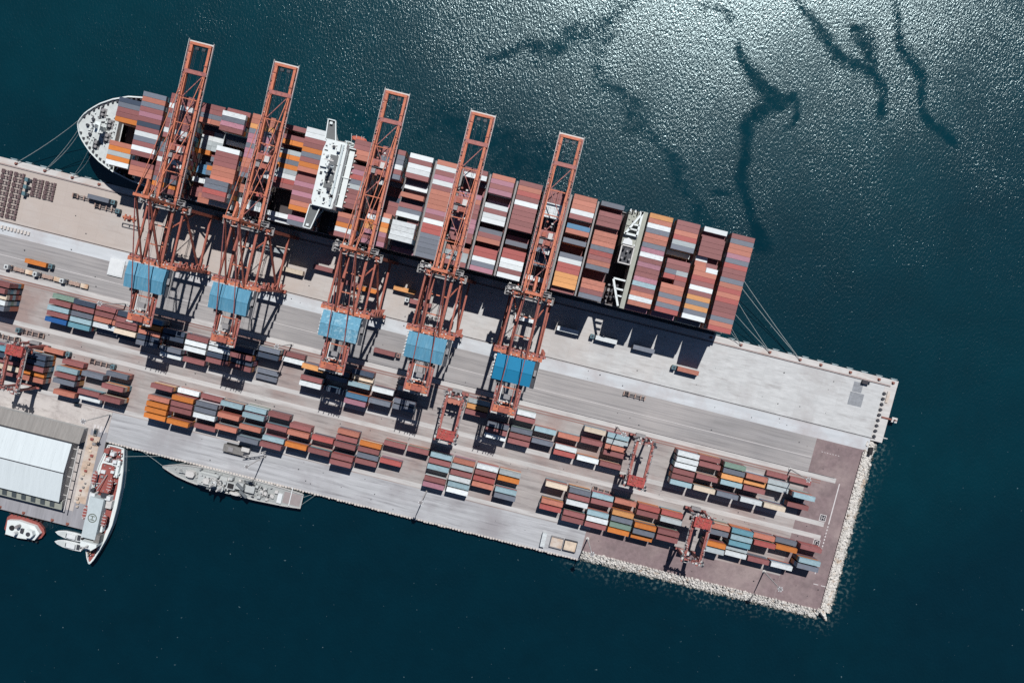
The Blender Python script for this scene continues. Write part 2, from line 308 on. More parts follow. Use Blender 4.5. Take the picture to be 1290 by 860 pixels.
    w1 = n.new('ShaderNodeTexNoise'); w1.inputs['Scale'].default_value = 1.0; w1.inputs['Detail'].default_value = 3; w1.inputs['Roughness'].default_value = .6; l.new(mp.outputs[0], w1.inputs['Vector'])
    gust = n.new('ShaderNodeTexNoise'); gust.inputs['Scale'].default_value = .02; gust.inputs['Detail'].default_value = 4; l.new(geo.outputs['Position'], gust.inputs['Vector'])
    gr = n.new('ShaderNodeMapRange'); gr.inputs[1].default_value = .35; gr.inputs[2].default_value = .65; gr.inputs[3].default_value = .75; gr.inputs[4].default_value = 1.15; l.new(gust.outputs[0], gr.inputs[0])
    en = n.new('ShaderNodeTexNoise'); en.inputs['Scale'].default_value = .17; en.inputs['Detail'].default_value = 9; en.inputs['Roughness'].default_value = .85; l.new(geo.outputs['Position'], en.inputs['Vector'])
    ea = n.new('ShaderNodeMath'); ea.operation = 'MULTIPLY_ADD'; l.new(en.outputs[0], ea.inputs[0]); ea.inputs[1].default_value = 3.0; l.new(a1.outputs['Fac'], ea.inputs[2])
    iv = n.new('ShaderNodeMapRange'); iv.inputs[1].default_value = 1.75; iv.inputs[2].default_value = 2.6; iv.inputs[3].default_value = 1; iv.inputs[4].default_value = .34; l.new(ea.outputs[0], iv.inputs[0])
    rv = n.new('ShaderNodeMapRange'); rv.inputs[1].default_value = .34; rv.inputs[3].default_value = .07; rv.inputs[4].default_value = .19; l.new(iv.outputs[0], rv.inputs[0]); l.new(rv.outputs[0], b.inputs['Roughness'])
    ms = n.new('ShaderNodeMath'); ms.operation = 'MULTIPLY'; l.new(gr.outputs[0], ms.inputs[0]); l.new(iv.outputs[0], ms.inputs[1])
    ce = n.new('ShaderNodeMath'); ce.operation = 'SUBTRACT'; l.new(w1.outputs[0], ce.inputs[0]); ce.inputs[1].default_value = .5
    ml = n.new('ShaderNodeMath'); ml.operation = 'MULTIPLY'; l.new(ce.outputs[0], ml.inputs[0]); l.new(ms.outputs[0], ml.inputs[1])
    bp = n.new('ShaderNodeBump'); bp.inputs['Strength'].default_value = 1; bp.inputs['Distance'].default_value = WAVE; l.new(ml.outputs[0], bp.inputs['Height']); l.new(bp.outputs[0], b.inputs['Normal'])
    o = bpy.data.objects.new('sea', me); COL.objects.link(o); tag(o, 'dark teal harbour water with sun glitter and calm slicks', kind='structure')
WAVE = .25
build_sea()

# ------------------------------------------------------------------ the pier and its ground sheets
Z = 3.0
def sheet(name, mat, rects, lvl, label=None):
    mb = MB()
    for r in rects: mb.box(r[0], r[1], r[2], r[3], Z - .02 if lvl else -4, Z + .004 * lvl)
    return mb.build(name, mat, kind='structure', label=label)
pier = MB()
pier.poly([(-520, -10.4), (217.8, -10.4), (217.8, 25.6), (209.0, 25.6), (209.0, 127.4), (68, 127.4), (68, 132.8), (-211, 132.8), (-211, 185.6), (-520, 185.6)], -4, Z)
pier.build('pier', 'yard_ground', kind='structure', label='concrete container pier jutting into the harbour')
sheet('quay_edge', 'concrete_edge', [(-520, 217.8, -10.4, -6.6)], 1)
sheet('quay_apron', 'apron', [(-520, 211, -6.5, 24.9)], 1)
sheet('pier_head_edge', 'concrete_edge', [(211.1, 217.7, -6.5, 25.5)], 1)
sheet('trench_band', 'concrete_band', [(-520, 211, 25.0, 31.9)], 1)
sheet('crane_road', 'asphalt_grey', [(-520, 181.5, 32.0, 51.5)], 1)
sheet('pier_head_yard', 'asphalt_purple', [(181.6, 209, 32.0, 127.3)], 1)
sheet('fence_strip', 'runway_pale', [(-520, 198.2, 51.6, 54.4)], 2)
sheet('rail_strip', 'rail_brown', [(-520, 190, 54.6, 55.3), (-520, 190, 56.0, 56.6)], 2)
sheet('crane_runway', 'runway_pale', [(-520, 198.2, 77.5, 80.1)], 2)
sheet('stacker_runway', 'runway_pale', [(-520, 198.2, 85.2, 87.8)], 2)
sheet('stacker_runway', 'runway_pale', [(-520, 70, 112.3, 114.6)], 2)
sheet('lower_wharf', 'wharf_grey', [(-210.9, 67.9, 115.2, 132.7)], 1)
sheet('lower_yard', 'asphalt_purple', [(68.0, 181.5, 113.4, 127.3)], 1)
sheet('basin_road', 'road_grey', [(-220.5, -211.1, 127.5, 185.5), (-520, -220.6, 176.5, 185.5)], 1)
sheet('warehouse_yard', 'lane_grey', [(-520, -220.7, 115.2, 176.4), (-220.6, -211.1, 115.2, 127.4)], 1)
sheet('gable_strip', 'tan', [(-221.5, -214.5, 131, 171)], 2)
sheet('concrete_patch', 'patch_grey', [(193, 201, 1.5, 9)], 3)
sheet('concrete_patch', 'patch_grey', [(193.6, 199, -4.5, 1.2)], 2)
for bb, a1 in ((-6.3, 214), (24.4, 213.5)):
    sheet('crane_rail', 'rail_dark', [(-520, a1, bb - .22, bb + .22)], 4)
sheet('crane_rail', 'rail_brown', [(-520, 214, -7.1, -6.75)], 3)
sheet('kerb_line', 'mark_white', [(-520, 181, 43.0, 43.25)], 3)
sheet('slot_drain', 'rail_dark', [(-100, 197, 51.45, 51.75)], 4)
# painted marks of the pier head
marks = MB()
marks.box(200.4, 201.0, 54, 78, Z, Z + .012); 
for b0 in np.arange(79, 93, 1.9): marks.box(200.4, 201.0, b0, b0 + 1.0, Z, Z + .012)
marks.box(201.2, 204, 113.0, 113.4, Z, Z + .012); marks.box(205.6, 209 - .2, 113.0, 113.4, Z, Z + .012)
for b0 in (100, 103.2, 106.5): marks.box(200.4, 201, b0, b0 + 1.0, Z, Z + .012)
for a0 in np.arange(186, 196, 1.6): marks.box(a0, a0 + .8, 38.6, 38.85, Z, Z + .012)
marks.build('lane_marking', 'mark_white', kind='structure')
def frame_mark(a, b, s, digit):
    mb = MB(); w = .35; z0, z1 = Z, Z + .012
    mb.box(a - s, a + s, b - s, b - s + w, z0, z1); mb.box(a - s, a + s, b + s - w, b + s, z0, z1); mb.box(a - s, a - s + w, b - s + w, b + s - w, z0, z1); mb.box(a + s - w, a + s, b - s + w, b + s - w, z0, z1)
    h = s * .5
    for q in digit: mb.box(a + q[0] * h - .16, a + q[1] * h + .16, b + q[2] * h - .16, b + q[3] * h + .16, z0, z1)
    mb.build('bay_number_marking', 'mark_white', kind='structure')
    MB().box(a - s, a + s, b - s, b + s, Z, Z + .007).build('bay_number_base', 'rail_dark', kind='structure')
frame_mark(196.6, 75.2, 1.9, [(-.8, -.8, -1, 1), (.8, .8, -1, 1), (-.8, .8, 0, 0)])
frame_mark(196.8, 89.9, 1.9, [(-.8, -.8, -1, 1), (.8, .8, -1, 1), (-.8, .8, -1, -1)])

# quay furniture: fenders, bollards, barriers
fd = MB().box(-1.9, 1.9, -.0, .45, 1.0, 2.6).box(-1.3, 1.3, .45, .85, 1.2, 2.4)
fme = fd.mesh('fender', M['fender_pale']); fix(fme)
for i, a in enumerate(list(np.arange(-297, -238, 8.6)) + list(np.arange(112, 216, 8.6))):
    o = bpy.data.objects.new('quay_fender', fme); COL.objects.link(o); o.location = (a, 11.3, 0)
    side = 'west of the bow' if a < 0 else 'between the stern and the pier head'
    k = i + 1 if a < 0 else i - 6
    tag(o, f'pale quay fender on the berth wall, {ORD[k-1]} {side}', 'fender', 'fenders along the berth wall')
bo = MB().cyl(0, 0, 0, .7, .45, 8, .38).cyl(0, 0, .7, .95, .75, 8, .6); bo.box(-.9, .9, -.7, .7, 0, .12)
bme = bo.mesh('bollard', M['bollard']); fix(bme)
BOL = [-294.9, -278.2, -262.3, -246.7, 109, 126.4, 143.2, 160.8, 172.9, 190.1, 206.8, 215.0]
for i, a in enumerate(BOL):
    o = bpy.data.objects.new('mooring_bollard', bme); COL.objects.link(o); o.location = (a, 8.8, Z)
    tag(o, f'rust brown bollard on the quay edge, {ORD[i if i < 4 else i-4]} {"from the frame edge, before the bow" if i < 4 else "behind the stern of the ship"}', 'bollard', 'bollards along the quay edge')
tb = MB().box(-.9, .9, -.5, .5, 0, .8).box(-.4, .4, -.9, .9, 0, .55)
tme = tb.mesh('block', M['dark_steel']); fix(tme)
for i, b in enumerate(np.linspace(-1.8, 23, 9)):
    o = bpy.data.objects.new('rubber_block', tme); COL.objects.link(o); o.location = (211.6 + .1 * i, -b, Z); o.rotation_euler.z = .5 * math.sin(i * 2.1)
    tag(o, f'dark rubber block on the pier head, {ORD[i]} counted from the berth side', 'block', 'dark blocks across the pier head')

def rocks(name, bands, n, label):
    """broken rubble heaped between an inner and an outer line"""
    phi = (1 + 5 ** .5) / 2
    iv = np.array([(-1, phi, 0), (1, phi, 0), (-1, -phi, 0), (1, -phi, 0), (0, -1, phi), (0, 1, phi), (0, -1, -phi), (0, 1, -phi), (phi, 0, -1), (phi, 0, 1), (-phi, 0, -1), (-phi, 0, 1)]) / 1.9
    fa = np.array([(0, 11, 5), (0, 5, 1), (0, 1, 7), (0, 7, 10), (0, 10, 11), (1, 5, 9), (5, 11, 4), (11, 10, 2), (10, 7, 6), (7, 1, 8), (3, 9, 4), (3, 4, 2), (3, 2, 6), (3, 6, 8), (3, 8, 9), (4, 9, 5), (2, 4, 11), (6, 2, 10), (8, 6, 7), (9, 8, 1)])
    V = []; F = []; k = 0
    for (p0, p1, w0, w1, nx_, ny_), cnt in zip(bands, n):
        wmax = max(w1, 5)
        for _ in range(cnt):
            t = rng.random(); u = rng.random() ** .9; w = w0 + (w1 - w0) * u + rng.normal(0, .25)
            x = p0[0] + (p1[0] - p0[0]) * t + nx_ * w; y = p0[1] + (p1[1] - p0[1]) * t + ny_ * w
            r = rng.uniform(.28, .8) * (1.45 if rng.random() < .08 else 1); z = 3.0 - 3.3 * max(0, w / wmax) + rng.normal(0, .15)
            vv = iv * r * rng.uniform(.75, 1.25, (12, 1)) * rng.uniform(.7, 1.25, 3)
            V.append(vv + (x, -y, z)); F.append(fa + k); k += 12
    me = bpy.data.meshes.new(name); V = np.concatenate(V); F = np.concatenate(F); me.from_pydata(V.tolist(), [], F.tolist()); me.materials.append(M['rock'])
    o = bpy.data.objects.new(name, me); COL.objects.link(o); tag(o, label, kind='stuff')
rocks('rubble_slope', [((209.4, 26.5), (209.4, 128), -.2, 6.9, 1, 0), ((209.4, 26.5), (209.4, 128), 1.0, 7.4, 1, 0), ((69, 127.6), (209, 127.6), -.2, 5.6, 0, 1), ((69, 127.6), (209, 127.6), .8, 6.2, 0, 1), ((208.5, 127), (212, 129.5), -1, 5.5, .7, .7)],
      (2300, 900, 2400, 900, 260), 'pale broken rubble slope armouring the pier head and lower shore')
# rubble underlay so no water shows through the heap
MB().add([(209.0, 26, 2.6), (216.2, 26, -1.2), (215.0, 132.6, -1.2), (209.0, 127.4, 2.6), (68, 133.0, -1.2), (68, 127.4, 2.6), (209, 26, -4), (68, 127.4, -4)],
         [(0, 1, 2, 3), (3, 2, 4, 5), (0, 6, 1), (5, 4, 7)]).build('rubble_bank', 'rock', kind='structure')
bm_ = MB().box(-.55, .55, -.4, .4, 0, .8); bmx = bm_.mesh('barrier', M['barrier'])
teeth = MB()
for a in np.arange(70, 208, 1.9): teeth.box(a, a + 1.1, 126.9, 127.5, Z, Z + .9)
for b in np.arange(33, 126, 1.9): teeth.box(208.4, 209.0, b, b + 1.1, Z, Z + .9)
teeth.build('parapet_blocks', 'barrier', kind='stuff', label='row of small concrete parapet blocks along the rubble edge')
ws = MB()
for a in np.arange(-209, 67, 1.7): ws.box(a, a + 1.0 + .4 * random.random(), 132.2, 132.9 + .5 * random.random(), Z - 1.5, Z + .25)
ws.build('wharf_edge_stones', 'barrier', kind='stuff', label='pale worn edge stones along the lower wharf')
for i in range(9):
    a = -295 + i * 1.95
    o = bpy.data.objects.new('road_barrier', bmx); COL.objects.link(o); o.location = (a, -27.8, Z); o.scale = (1, 2.4, 1)
    tag(o, f'pale concrete road barrier west of the cranes, {ORD[i]} in its row from the frame edge', 'barrier', 'row of barriers beside the trench band')

# ------------------------------------------------------------------ the container ship
def interp(tab, x): return float(np.interp(x, [p[0] for p in tab], [p[1] for p in tab]))
SHIPB = -37.6
ship = thing('container_ship', 'huge dark hulled container ship berthed under five orange quay cranes', 'ship', -70, SHIPB, 0)
deckhb = [(-255.8, .3), (-255, 3), (-253.5, 6), (-250.5, 9.6), (-246, 13.6), (-240, 17.4), (-232, 20.8), (-223, 23.2), (-205, 25.2), (-190, 25.7), (98, 25.7), (112.3, 25.2)]
wlhb = [(-255.8, .2), (-248, 1), (-238, 6), (-222, 13), (-200, 20.5), (-180, 25), (-165, 25.6), (60, 25.6), (95, 23), (112.3, 17)]
st = [-255.8, -255.2, -254.3, -253.2, -251.5, -249, -246, -243, -240, -236, -232, -227, -223, -215, -205, -190, -165, -100, 0, 60, 95, 112.3]
def dz(a): return 19.6 if a < -231 else (15.5 if a > -222 else 19.6 - (a + 231) / 9 * 4.1)
mb = MB(); vs = []; fs = []
for a in st:
    h, w = interp(deckhb, a), interp(wlhb, a); zt = dz(a)
    for s_ in (-1, 1): vs += [(a, SHIPB + s_ * h, zt), (a, SHIPB + s_ * (w + (h - w) * .45), zt * .45), (a, SHIPB + s_ * w, -1), (a, SHIPB + s_ * w * .8, -4)]
for i in range(len(st) - 1):
    k = i * 8
    for j in (0, 1, 2): fs += [(k + j, k + j + 8, k + j + 9, k + j + 1), (k + 4 + j, k + 5 + j, k + 13 + j, k + 12 + j)]
k = (len(st) - 1) * 8; fs += [(k, k + 4, k + 5, k + 1), (k + 1, k + 5, k + 6, k + 2), (k + 2, k + 6, k + 7, k + 3), (0, 1, 5, 4), (1, 2, 6, 5), (2, 3, 7, 6)]
mb.add(vs, fs); hull = mb.build('hull', 'ship_hull', ship)
def deck_strip(a_list, z, inset=.25):
    up_ = [(a, SHIPB - interp(deckhb, a) + inset) for a in a_list]; dn = [(a, SHIPB + interp(deckhb, a) - inset) for a in reversed(a_list)]
    return up_ + dn
MB().poly(deck_strip([a for a in st if a <= -232], 0), 19.0, 19.3).build('forecastle_deck', 'ship_deck_pale', ship)
MB().poly(deck_strip([-231.8] + [a for a in st if a >= -227], 0), 14.6, 15.2).build('main_deck', 'ship_deck_dark', ship)
for s_, nm in ((-1, 'bulwark'), (1, 'bulwark')):
    mb = MB(); ss = [a for a in st if a <= -205]
    for a0, a1 in zip(ss, ss[1:]):
        p = (a0, SHIPB + s_ * interp(deckhb, a0), dz(a0) + .55); q = (a1, SHIPB + s_ * interp(deckhb, a1), dz(a1) + .55)
        v = [(p[0], p[1], p[2] - .7), (q[0], q[1], q[2] - .7), (q[0], q[1], q[2] + .6), (p[0], p[1], p[2] + .6)]
        v += [(x, y - s_ * .7, z) for x, y, z in v]; mb.add(v, [(0, 1, 2, 3), (4, 5, 6, 7), (3, 2, 6, 7), (0, 1, 5, 4), (0, 3, 7, 4), (1, 2, 6, 5)])
    mb.build(nm, 'ship_white', ship)
for s_ in (-1, 1):   # side rails along the main deck
    MB().box(-205, 111, SHIPB + s_ * 25.35 - .2, SHIPB + s_ * 25.35 + .2, 15.2, 16.4).build('deck_rail', 'steel_grey', ship)
# forecastle gear
for (a, b) in ((-243.5, -46.5), (-243.5, -29), (-238.5, -34), (-238.5, -41.5)):
    w = MB().box(a - 1.3, a + 1.3, b - 2.4, b + 2.4, 19.3, 19.7).cyl(a, b - 1, 19.7, 21.4, .9, 8).cyl(a, b + 1.2, 19.7, 21.2, .8, 8); wn = w.build('winch', 'steel_grey', ship)
    MB().box(a - 1.6, a - .9, b - 2.8, b + 2.8, 19.3, 20.6).build('winch_drum', 'dark_steel', wn)
for (a, b) in ((-250.5, -38), (-248.2, -33.6), (-248.2, -41.8), (-246, -37.6)):
    MB().cyl(a, b, 19.3, 20.6, .8, 10).build('capstan', 'dark_steel', ship)
fm = MB().box(-241.6, -240.4, -38.6, -36.6, 19.3, 31).box(-242.6, -239.6, -40.5, -34.7, 27, 27.5).build('foremast', 'ship_white', ship)
MB().box(-241.5, -240.5, -38, -37.2, 31, 34).build('mast_light', 'white', fm)
for i in range(26):
    ii = i % 13; s_ = -1 if i < 13 else 1; a = -253.4 + ii * 2.1 + ii * ii * .02; b = SHIPB + s_ * (interp(deckhb, a) - 1.7)
    MB().box(a - .5, a + .5, b - .55, b + .55, 19.3, 20.2).build('chock', 'dark_steel', ship)
MB().box(-233.2, -232.5, -56.5, -19, 19.3, 23.5).build('breakwater', 'ship_deck_pale', ship)
for b in (-51.5, -49.2, -46.9, -44.6): MB().box(-231.5, -228, b, b + .8, 19.3, 20.4).build('deck_frame', 'pale_steel', ship)
for b in np.arange(-50.5, -43, 2.1): MB().box(-230.6, -226.2, b, b + 1.2, 15.2, 17.5).build('hatch_beam', 'steel_grey', ship)

BAYS = [97.6, 83.0, 68.45, 53.9] + [28.1 - 14.58 * i for i in range(10)] + [-129.1 - 14.4 * i for i in range(8)]
BNAME = ['sternmost deck bay', 'second bay from the stern', 'third bay from the stern', 'deck bay just behind the funnel'] + \
        ['deck bay just ahead of the funnel'] + [f'{ORD[i]} bay ahead of the funnel' for i in range(1, 9)] + ['deck bay just behind the bridge', 'deck bay just ahead of the bridge'] + \
        [f'{ORD[i]} bay ahead of the bridge' for i in range(1, 7)] + ['foremost deck bay at the bow']
SHIPT = '''m g c c p g r m m g c r c r m m m g c r
w m1 m m m m w1/m2 c1/m1 c/w c r m w m y g y g w g3
m m c r e g w3 m5 m m g/e r/r m3/m c c g c g r p3
y c w g c c g p w m p m m p t m c w c p3
g m3 m m m m2 c c c g r m c g m5 m5 c c m g
c c c w m m2 b c m3 g m5 m5 g w r r y y y m1
m1 m/m m/m w w w d2 m4 m4 g3 r3 m3 g3 d2 d g m4 m4 w3 m4
m c r m w m m m m m m5 m3 g3 m5 r r w w m w
c p m p m3 p3 w m w w m4 g1 m c m4 r r w g p
m w g3 m4 m4 p c m m m p p p m m m4 c1 e1 e m
c w m p w m c c c c p m w r r g g g g g
w m w w m g2 w2 m4 c d2 m1 g1 w d3/m1 w-2 w-2 w-2 w-2 d3 p4
m/m m/g g/g w/w r/m g/g g5 m6 m6 d6 m6 m6 m5 m1/c1 w/w o/o y/y p/p m/m p/p
m m c c m4 m p r g e m m m m m4 c m o w m
w w m m o g m o c m1 m p m p m c o m3 p1 g1
m3 m6 m3/m3 o3/o3 m6 e3/e3 o3/o3 g3/g3 o3/o3 e3/e3 w3/w3 r3/r3 m3/m3 m8 m8 m8 m8 m8 w5/w5 w6
c c y g p p g p p c c m g m5 c2/c2 c2/r2 m5 e3/e3 w3/w3 m7
m1 w-1 g-1 p-1 m-1 d3 w4 m7 w m m m c c c g-2 g-2 r-2 m-2 w2
m2/m2 m2/m2 g2/g2 c2/c2 d5/d5 m5/e5 w5/w5 e5/e5 e5/e5 o5/m6 d7/g6 d7/d7 b6/o5 b6/g5 d7/d7 w5/w5 m6/m6 m5/m5 m5/c4 d6/c4
m m w m g/m m m w m m3 g/g g/g m w m m m g o m
_ g c g m p m d m w g m w m m5 m1 c1 c1 g4 _
_ _ _ d2 g2 m2 m2 o2 _ _ _ _ c2 o2 e2 o2 w2 _ _ _'''.split('\n')
CH = 2.6; ZB = 17.2; ROWP = 2.555; ROW0 = -63.1
def cmesh(l, w, col):
    """one container: body, sunk roof panel inside its top rails, door-end recess"""
    key = (l, w, col)
    if key in CM: return CM[key]
    h = CH - .03; x, y = l / 2, w / 2; mb = MB()
    v = [(-x, -y, 0), (x, -y, 0), (x, y, 0), (-x, y, 0), (-x, -y, h), (x, -y, h), (x, y, h), (-x, y, h)]
    i = .14; v += [(-x + i * 2, -y + i, h), (x - i * 2, -y + i, h), (x - i * 2, y - i, h), (-x + i * 2, y - i, h)]
    v += [(q[0], q[1], h - .06) for q in v[8:12]]
    f = [(3, 2, 1, 0), (0, 1, 5, 4), (1, 2, 6, 5), (2, 3, 7, 6), (3, 0, 4, 7)]
    for k in range(4): f += [(4 + k, 4 + (k + 1) % 4, 8 + (k + 1) % 4, 8 + k), (8 + k, 8 + (k + 1) % 4, 12 + (k + 1) % 4, 12 + k)]
    f.append((12, 13, 14, 15)); mb.add(v, f); me = mb.mesh('shipping_container', BOX[col]); fix(me); CM[key] = me; return me
CM = {}
stuff = MB(); CAND = []       # candidates to stand as objects of their own: (score, kind, a, b, z, l, w, col, label, group)
ALLC = 'mmmmrccwgggdoyptekvbu'
def under(a, b, z, l, w, n, keep=None):
    for k in range(n): stuff.box(a - l / 2, a + l / 2, b - w / 2, b + w / 2, z + k * CH, z + (k + 1) * CH - .04, col=keep or random.choice(ALLC))
CRANES = [-187.2, -143.2, -85.8, -41.2, 4.7]
for bi, line in enumerate(SHIPT):
    cells = line.split(); assert len(cells) == 20, (bi, len(cells))
    for r, cell in enumerate(cells):
        if cell == '_': continue
        b = ROW0 + ROWP * (r + .5); halves = cell.split('/')
        for hi, c in enumerate(halves):
            n = 8 - int(c[1:] or 0) if len(c) > 1 else 8
            l = 12.19 if len(halves) == 1 else 6.06; a = BAYS[bi] + (6.1 if len(halves) == 1 else (3.03, 9.17)[hi])
            if n <= 0: continue
            jit = random.uniform(-.06, .06)
            if n > 1: under(a + jit, b, ZB, l, 2.44, n - 1)
            a2 = a + random.uniform(-.07, .07)
            occ = min(abs(a - g) for g in CRANES) < 9
            sc = (n if len(halves) == 1 else -5) - (6 if occ else 0) - (.02 * abs(bi - 4) if bi < 12 else .3)
            lab = f"{WORD[c[0]]} container, {ORD[r]} from the open-water side, {BNAME[bi]}"
            CAND.append((sc, 'ship', a2, b, ZB + (n - 1) * CH, l, 2.46, c[0], lab, 'containers stacked on the deck of the ship'))
# hatch covers and lashing bridges
for bi, a in enumerate(BAYS):
    b0, b1 = (-62.9, -12.1)
    if bi == 20: b0, b1 = -59.5, -16
    if bi == 21: b0, b1 = -56, -19.6
    MB().box(a - .2, a + 12.4, b0, b1, 15.2 if bi < 21 else 16, ZB - .06).build('hatch_cover', 'ship_deck_dark', ship)
    if bi in (4, 5, 6, 7, 8, 9, 10, 11, 12, 13, 16, 17, 19, 20):
        top = 32.5 if bi in (4, 5, 6, 7, 8, 9, 10) else 26
        mb = MB().box(a - 1.65, a - .75, b0, b1, top - .5, top)
        for b in np.linspace(b0, b1 - .5, 12): mb.box(a - 1.55, a - .85, b, b + .5, 15.2, top - .4)
        mb.box(a - 1.7, a - 1.55, b0, b1, top - .3, top + 1); mb.build('lashing_bridge', 'steel_grey' if bi < 12 else 'dark_steel', ship)

# bridge island
isl = MB().box(-115.4, -104.6, -58, -24.5, 15.2, 46.6).build('deckhouse', 'ship_white', ship)
MB().poly([(-115.9, -53), (-114.6, -58.3), (-105.4, -58.3), (-104.2, -55), (-104.2, -30), (-105.2, -24.2), (-114.8, -24.2), (-115.9, -27)], 46.6, 47.2).build('roof', 'ship_white', isl)
MB().box(-104.1, -101.4, -56, -27, 40.2, 40.6).build('aft_roof', 'ship_white', isl)
MB().box(-106.4, -105.6, -57, -26, 47.2, 48.4).build('roof_parapet', 'patrol_pale', isl)
MB().box(-115.2, -111.9, -48, -44, 47.2, 48.6).build('roof_house', 'ship_white', isl)
MB().box(-108.6, -106.9, -57, -53, 47.2, 49.2).build('roof_house', 'ship_white', isl)
for i in range(9): MB().box(-101.4, -100.6, -55 + i * 3.1, -54.4 + i * 3.1, 18, 39).build('ladder_frame', 'pale_steel', isl)
MB().box(-116.2, -115.0, -50, -30, 43.6, 45.6).build('bridge_window', 'glass', isl)
for i in range(11): MB().box(-104.6, -101.2, -57.5 + i * 3.05, -57.0 + i * 3.05, 17, 41 - (i * 7 % 5)).build('deck_fin', 'ship_white', isl)
MB().box(-104.6, -102.4, -57.5, -25, 15.2, 36).build('aft_deckhouse', 'patrol_pale', isl)
MB().box(-111.4, -107.2, -51, -34, 47.2, 47.5).build('mast_platform', 'wing_grey', isl)
mst = MB().box(-109.8, -108.8, -45.5, -44, 47.5, 57).box(-111.5, -107.2, -45.2, -44.4, 52, 52.5).box(-109.6, -109, -48.5, -41, 54.5, 55).build('radar_mast', 'ship_white', isl)
MB().box(-111.8, -107, -47.4, -46.8, 55.3, 55.8).build('radar_scanner', 'pale_steel', mst)
for (a, b, w, h) in ((-110.5, -55, 1.2, 1.2), (-108.2, -33.5, 1.6, 2.2), (-106.2, -30.5, 1.5, 1.2), (-109.5, -28.5, .9, 1.4), (-114, -41, 1, 1), (-112.6, -31, 1.2, .9), (-106.6, -38, .8, .8), (-110.4, -39, 1.8, 1.4)):
    MB().box(a - w / 2, a + w / 2, b - w / 2, b + w / 2, 47.2, 47.2 + h).build('roof_locker', 'dark_steel', isl)
for (a, b) in ((-112.8, -50), (-112.5, -36)): MB().cyl(a, b, 47.2, 49.2, .9, 12, .5).build('satellite_dome', 'white', isl)
for s_, (b0, b1) in ((-1, (-68.3, -58.3)), (1, (-24.2, -12.2))):
    e = b0 if s_ < 0 else b1; q = b1 if s_ < 0 else b0
    wp = [(-117.4, e), (-113.6, e), (-111.2, q), (-116.6, q)]
    wg = MB().poly(wp, 43.2, 43.7).build('bridge_wing', 'wing_grey', isl)
    for p0, p1 in zip(wp, wp[1:] + wp[:1]): MB().beam((p0[0], p0[1], 44.4), (p1[0], p1[1], 44.4), .5, 1.3).build('wing_rail', 'ship_white', wg)
    MB().box(-116.2, -114.8, e + (1 if s_ < 0 else -2.2), e + (2.2 if s_ < 0 else -1), 43.7, 45).build('wing_console', 'ship_white', wg)
    MB().beam((-115.5, e, 42.8), (-113, q, 30), .7).build('wing_strut', 'ship_white', wg)
# boats and lower decks beside the bridge
MB().box(-112, -101.5, -63, -58, 15.2, 24).build('boat_deck', 'patrol_pale', isl)
MB().box(-112, -101.5, -24.2, -13, 15.2, 17.5).build('lower_deck', 'dark_steel', isl)
def lifeboat(a, b, z, parent, l=8.5, w=2.9, mat='boat_orange', vert=False, name='lifeboat'):
    pts = [(-.5, 0), (-.42, .32), (-.2, .5), (.2, .5), (.42, .32), (.5, 0), (.42, -.32), (.2, -.5), (-.2, -.5), (-.42, -.32)]
    P_ = [((a + y * w, b + x * l) if vert else (a + x * l, b + y * w)) for x, y in pts]
    mb = MB().poly(P_, z, z + 1.2, .7); o = mb.build(name, mat, parent)
    P2 = [((a + y * w * .7, b + x * l * .8) if vert else (a + x * l * .8, b + y * w * .7)) for x, y in pts]
    MB().poly(P2, z + 1.2, z + 2.1, 1.15).build('canopy', mat, o); return o
lifeboat(-104.5, -65.0, 24.8, isl)
lifeboat(-106.5, -10.9 - 2.4, 17.8, isl)
for a in (-108.5, -105.8, -103, -101.8): MB().beam((a, -62.4, 24), (a, -66.6, 27.8), .3).build('davit', 'ship_white', isl)
for i in range(12):
    a = -110.5 + (i % 4) * 2.5; b = -62.3 + (i // 4) * 1.6; MB().box(a, a + 1.3, b, b + .5, 24, 24.8 + (i * 7 % 5) * .3).build('deck_gear', 'ship_white' if i % 3 else 'dark_steel', isl)
fittings(isl, 'roof_fittings', -115, -105.5, -57, -26, 47.2, 60, .25, .9, .7, ('pale_steel', 'ship_white', 'pale_steel', 'wing_grey'), 50)
fittings(isl, 'deck_fittings', -112, -101.8, -62.8, -58.4, 24, 60, .25, 1.0, 1.6, ('pale_steel', 'dark_steel', 'ship_white', 'ship_deck_green'), 51)
fittings(isl, 'deck_fittings', -112, -101.8, -24, -14, 17.5, 50, .3, 1.2, 1.2, ('dark_steel', 'steel_grey', 'wing_grey'), 52)
fittings(ship, 'forecastle_fittings', -250, -232.6, -46, -29, 19.3, 130, .2, .8, .9, ('dark_steel', 'steel_grey', 'ship_white'), 53)
fittings(ship, 'funnel_deck_fittings', 44, 52.6, -62, -45, 33.4, 50, .2, .9, .8, ('steel_grey', 'white', 'ship_deck_green'), 54)
# funnel island
fun = MB().box(43.6, 52.9, -62.6, -44.2, 15.2, 33.4).build('funnel_casing', 'ship_deck_green', ship)
MB().box(50.9, 53.3, -63.2, -11.6, 33.5, 34.2).build('cross_walk', 'ship_deck_green', fun)
MB().box(51.3, 52.8, -44, -12, 15.2, 33.4).build('cross_walk_wall', 'ship_deck_green', fun)
stk = MB().box(43.9, 50.8, -43.8, -34.6, 15.2, 34.2).build('funnel', 'dark_steel', ship)
for p, q in (((43.9, -43.8), (50.8, -43.8)), ((50.6, -43.8), (50.6, -34.6)), ((50.8, -34.6), (43.9, -34.6)), ((44.1, -34.6), (44.1, -43.8))):
    MB().beam((*p, 34.6), (*q, 34.6), .6, .9).build('funnel_rim', 'pale_steel', stk)
for i in range(6): MB().cyl(45.4 + (i % 3) * 2, -42 + (i // 3) * 4 + (i % 2), 34.2, 36.4, .55, 8).build('exhaust_pipe', 'steel_grey' if i % 2 else 'rubber', stk)
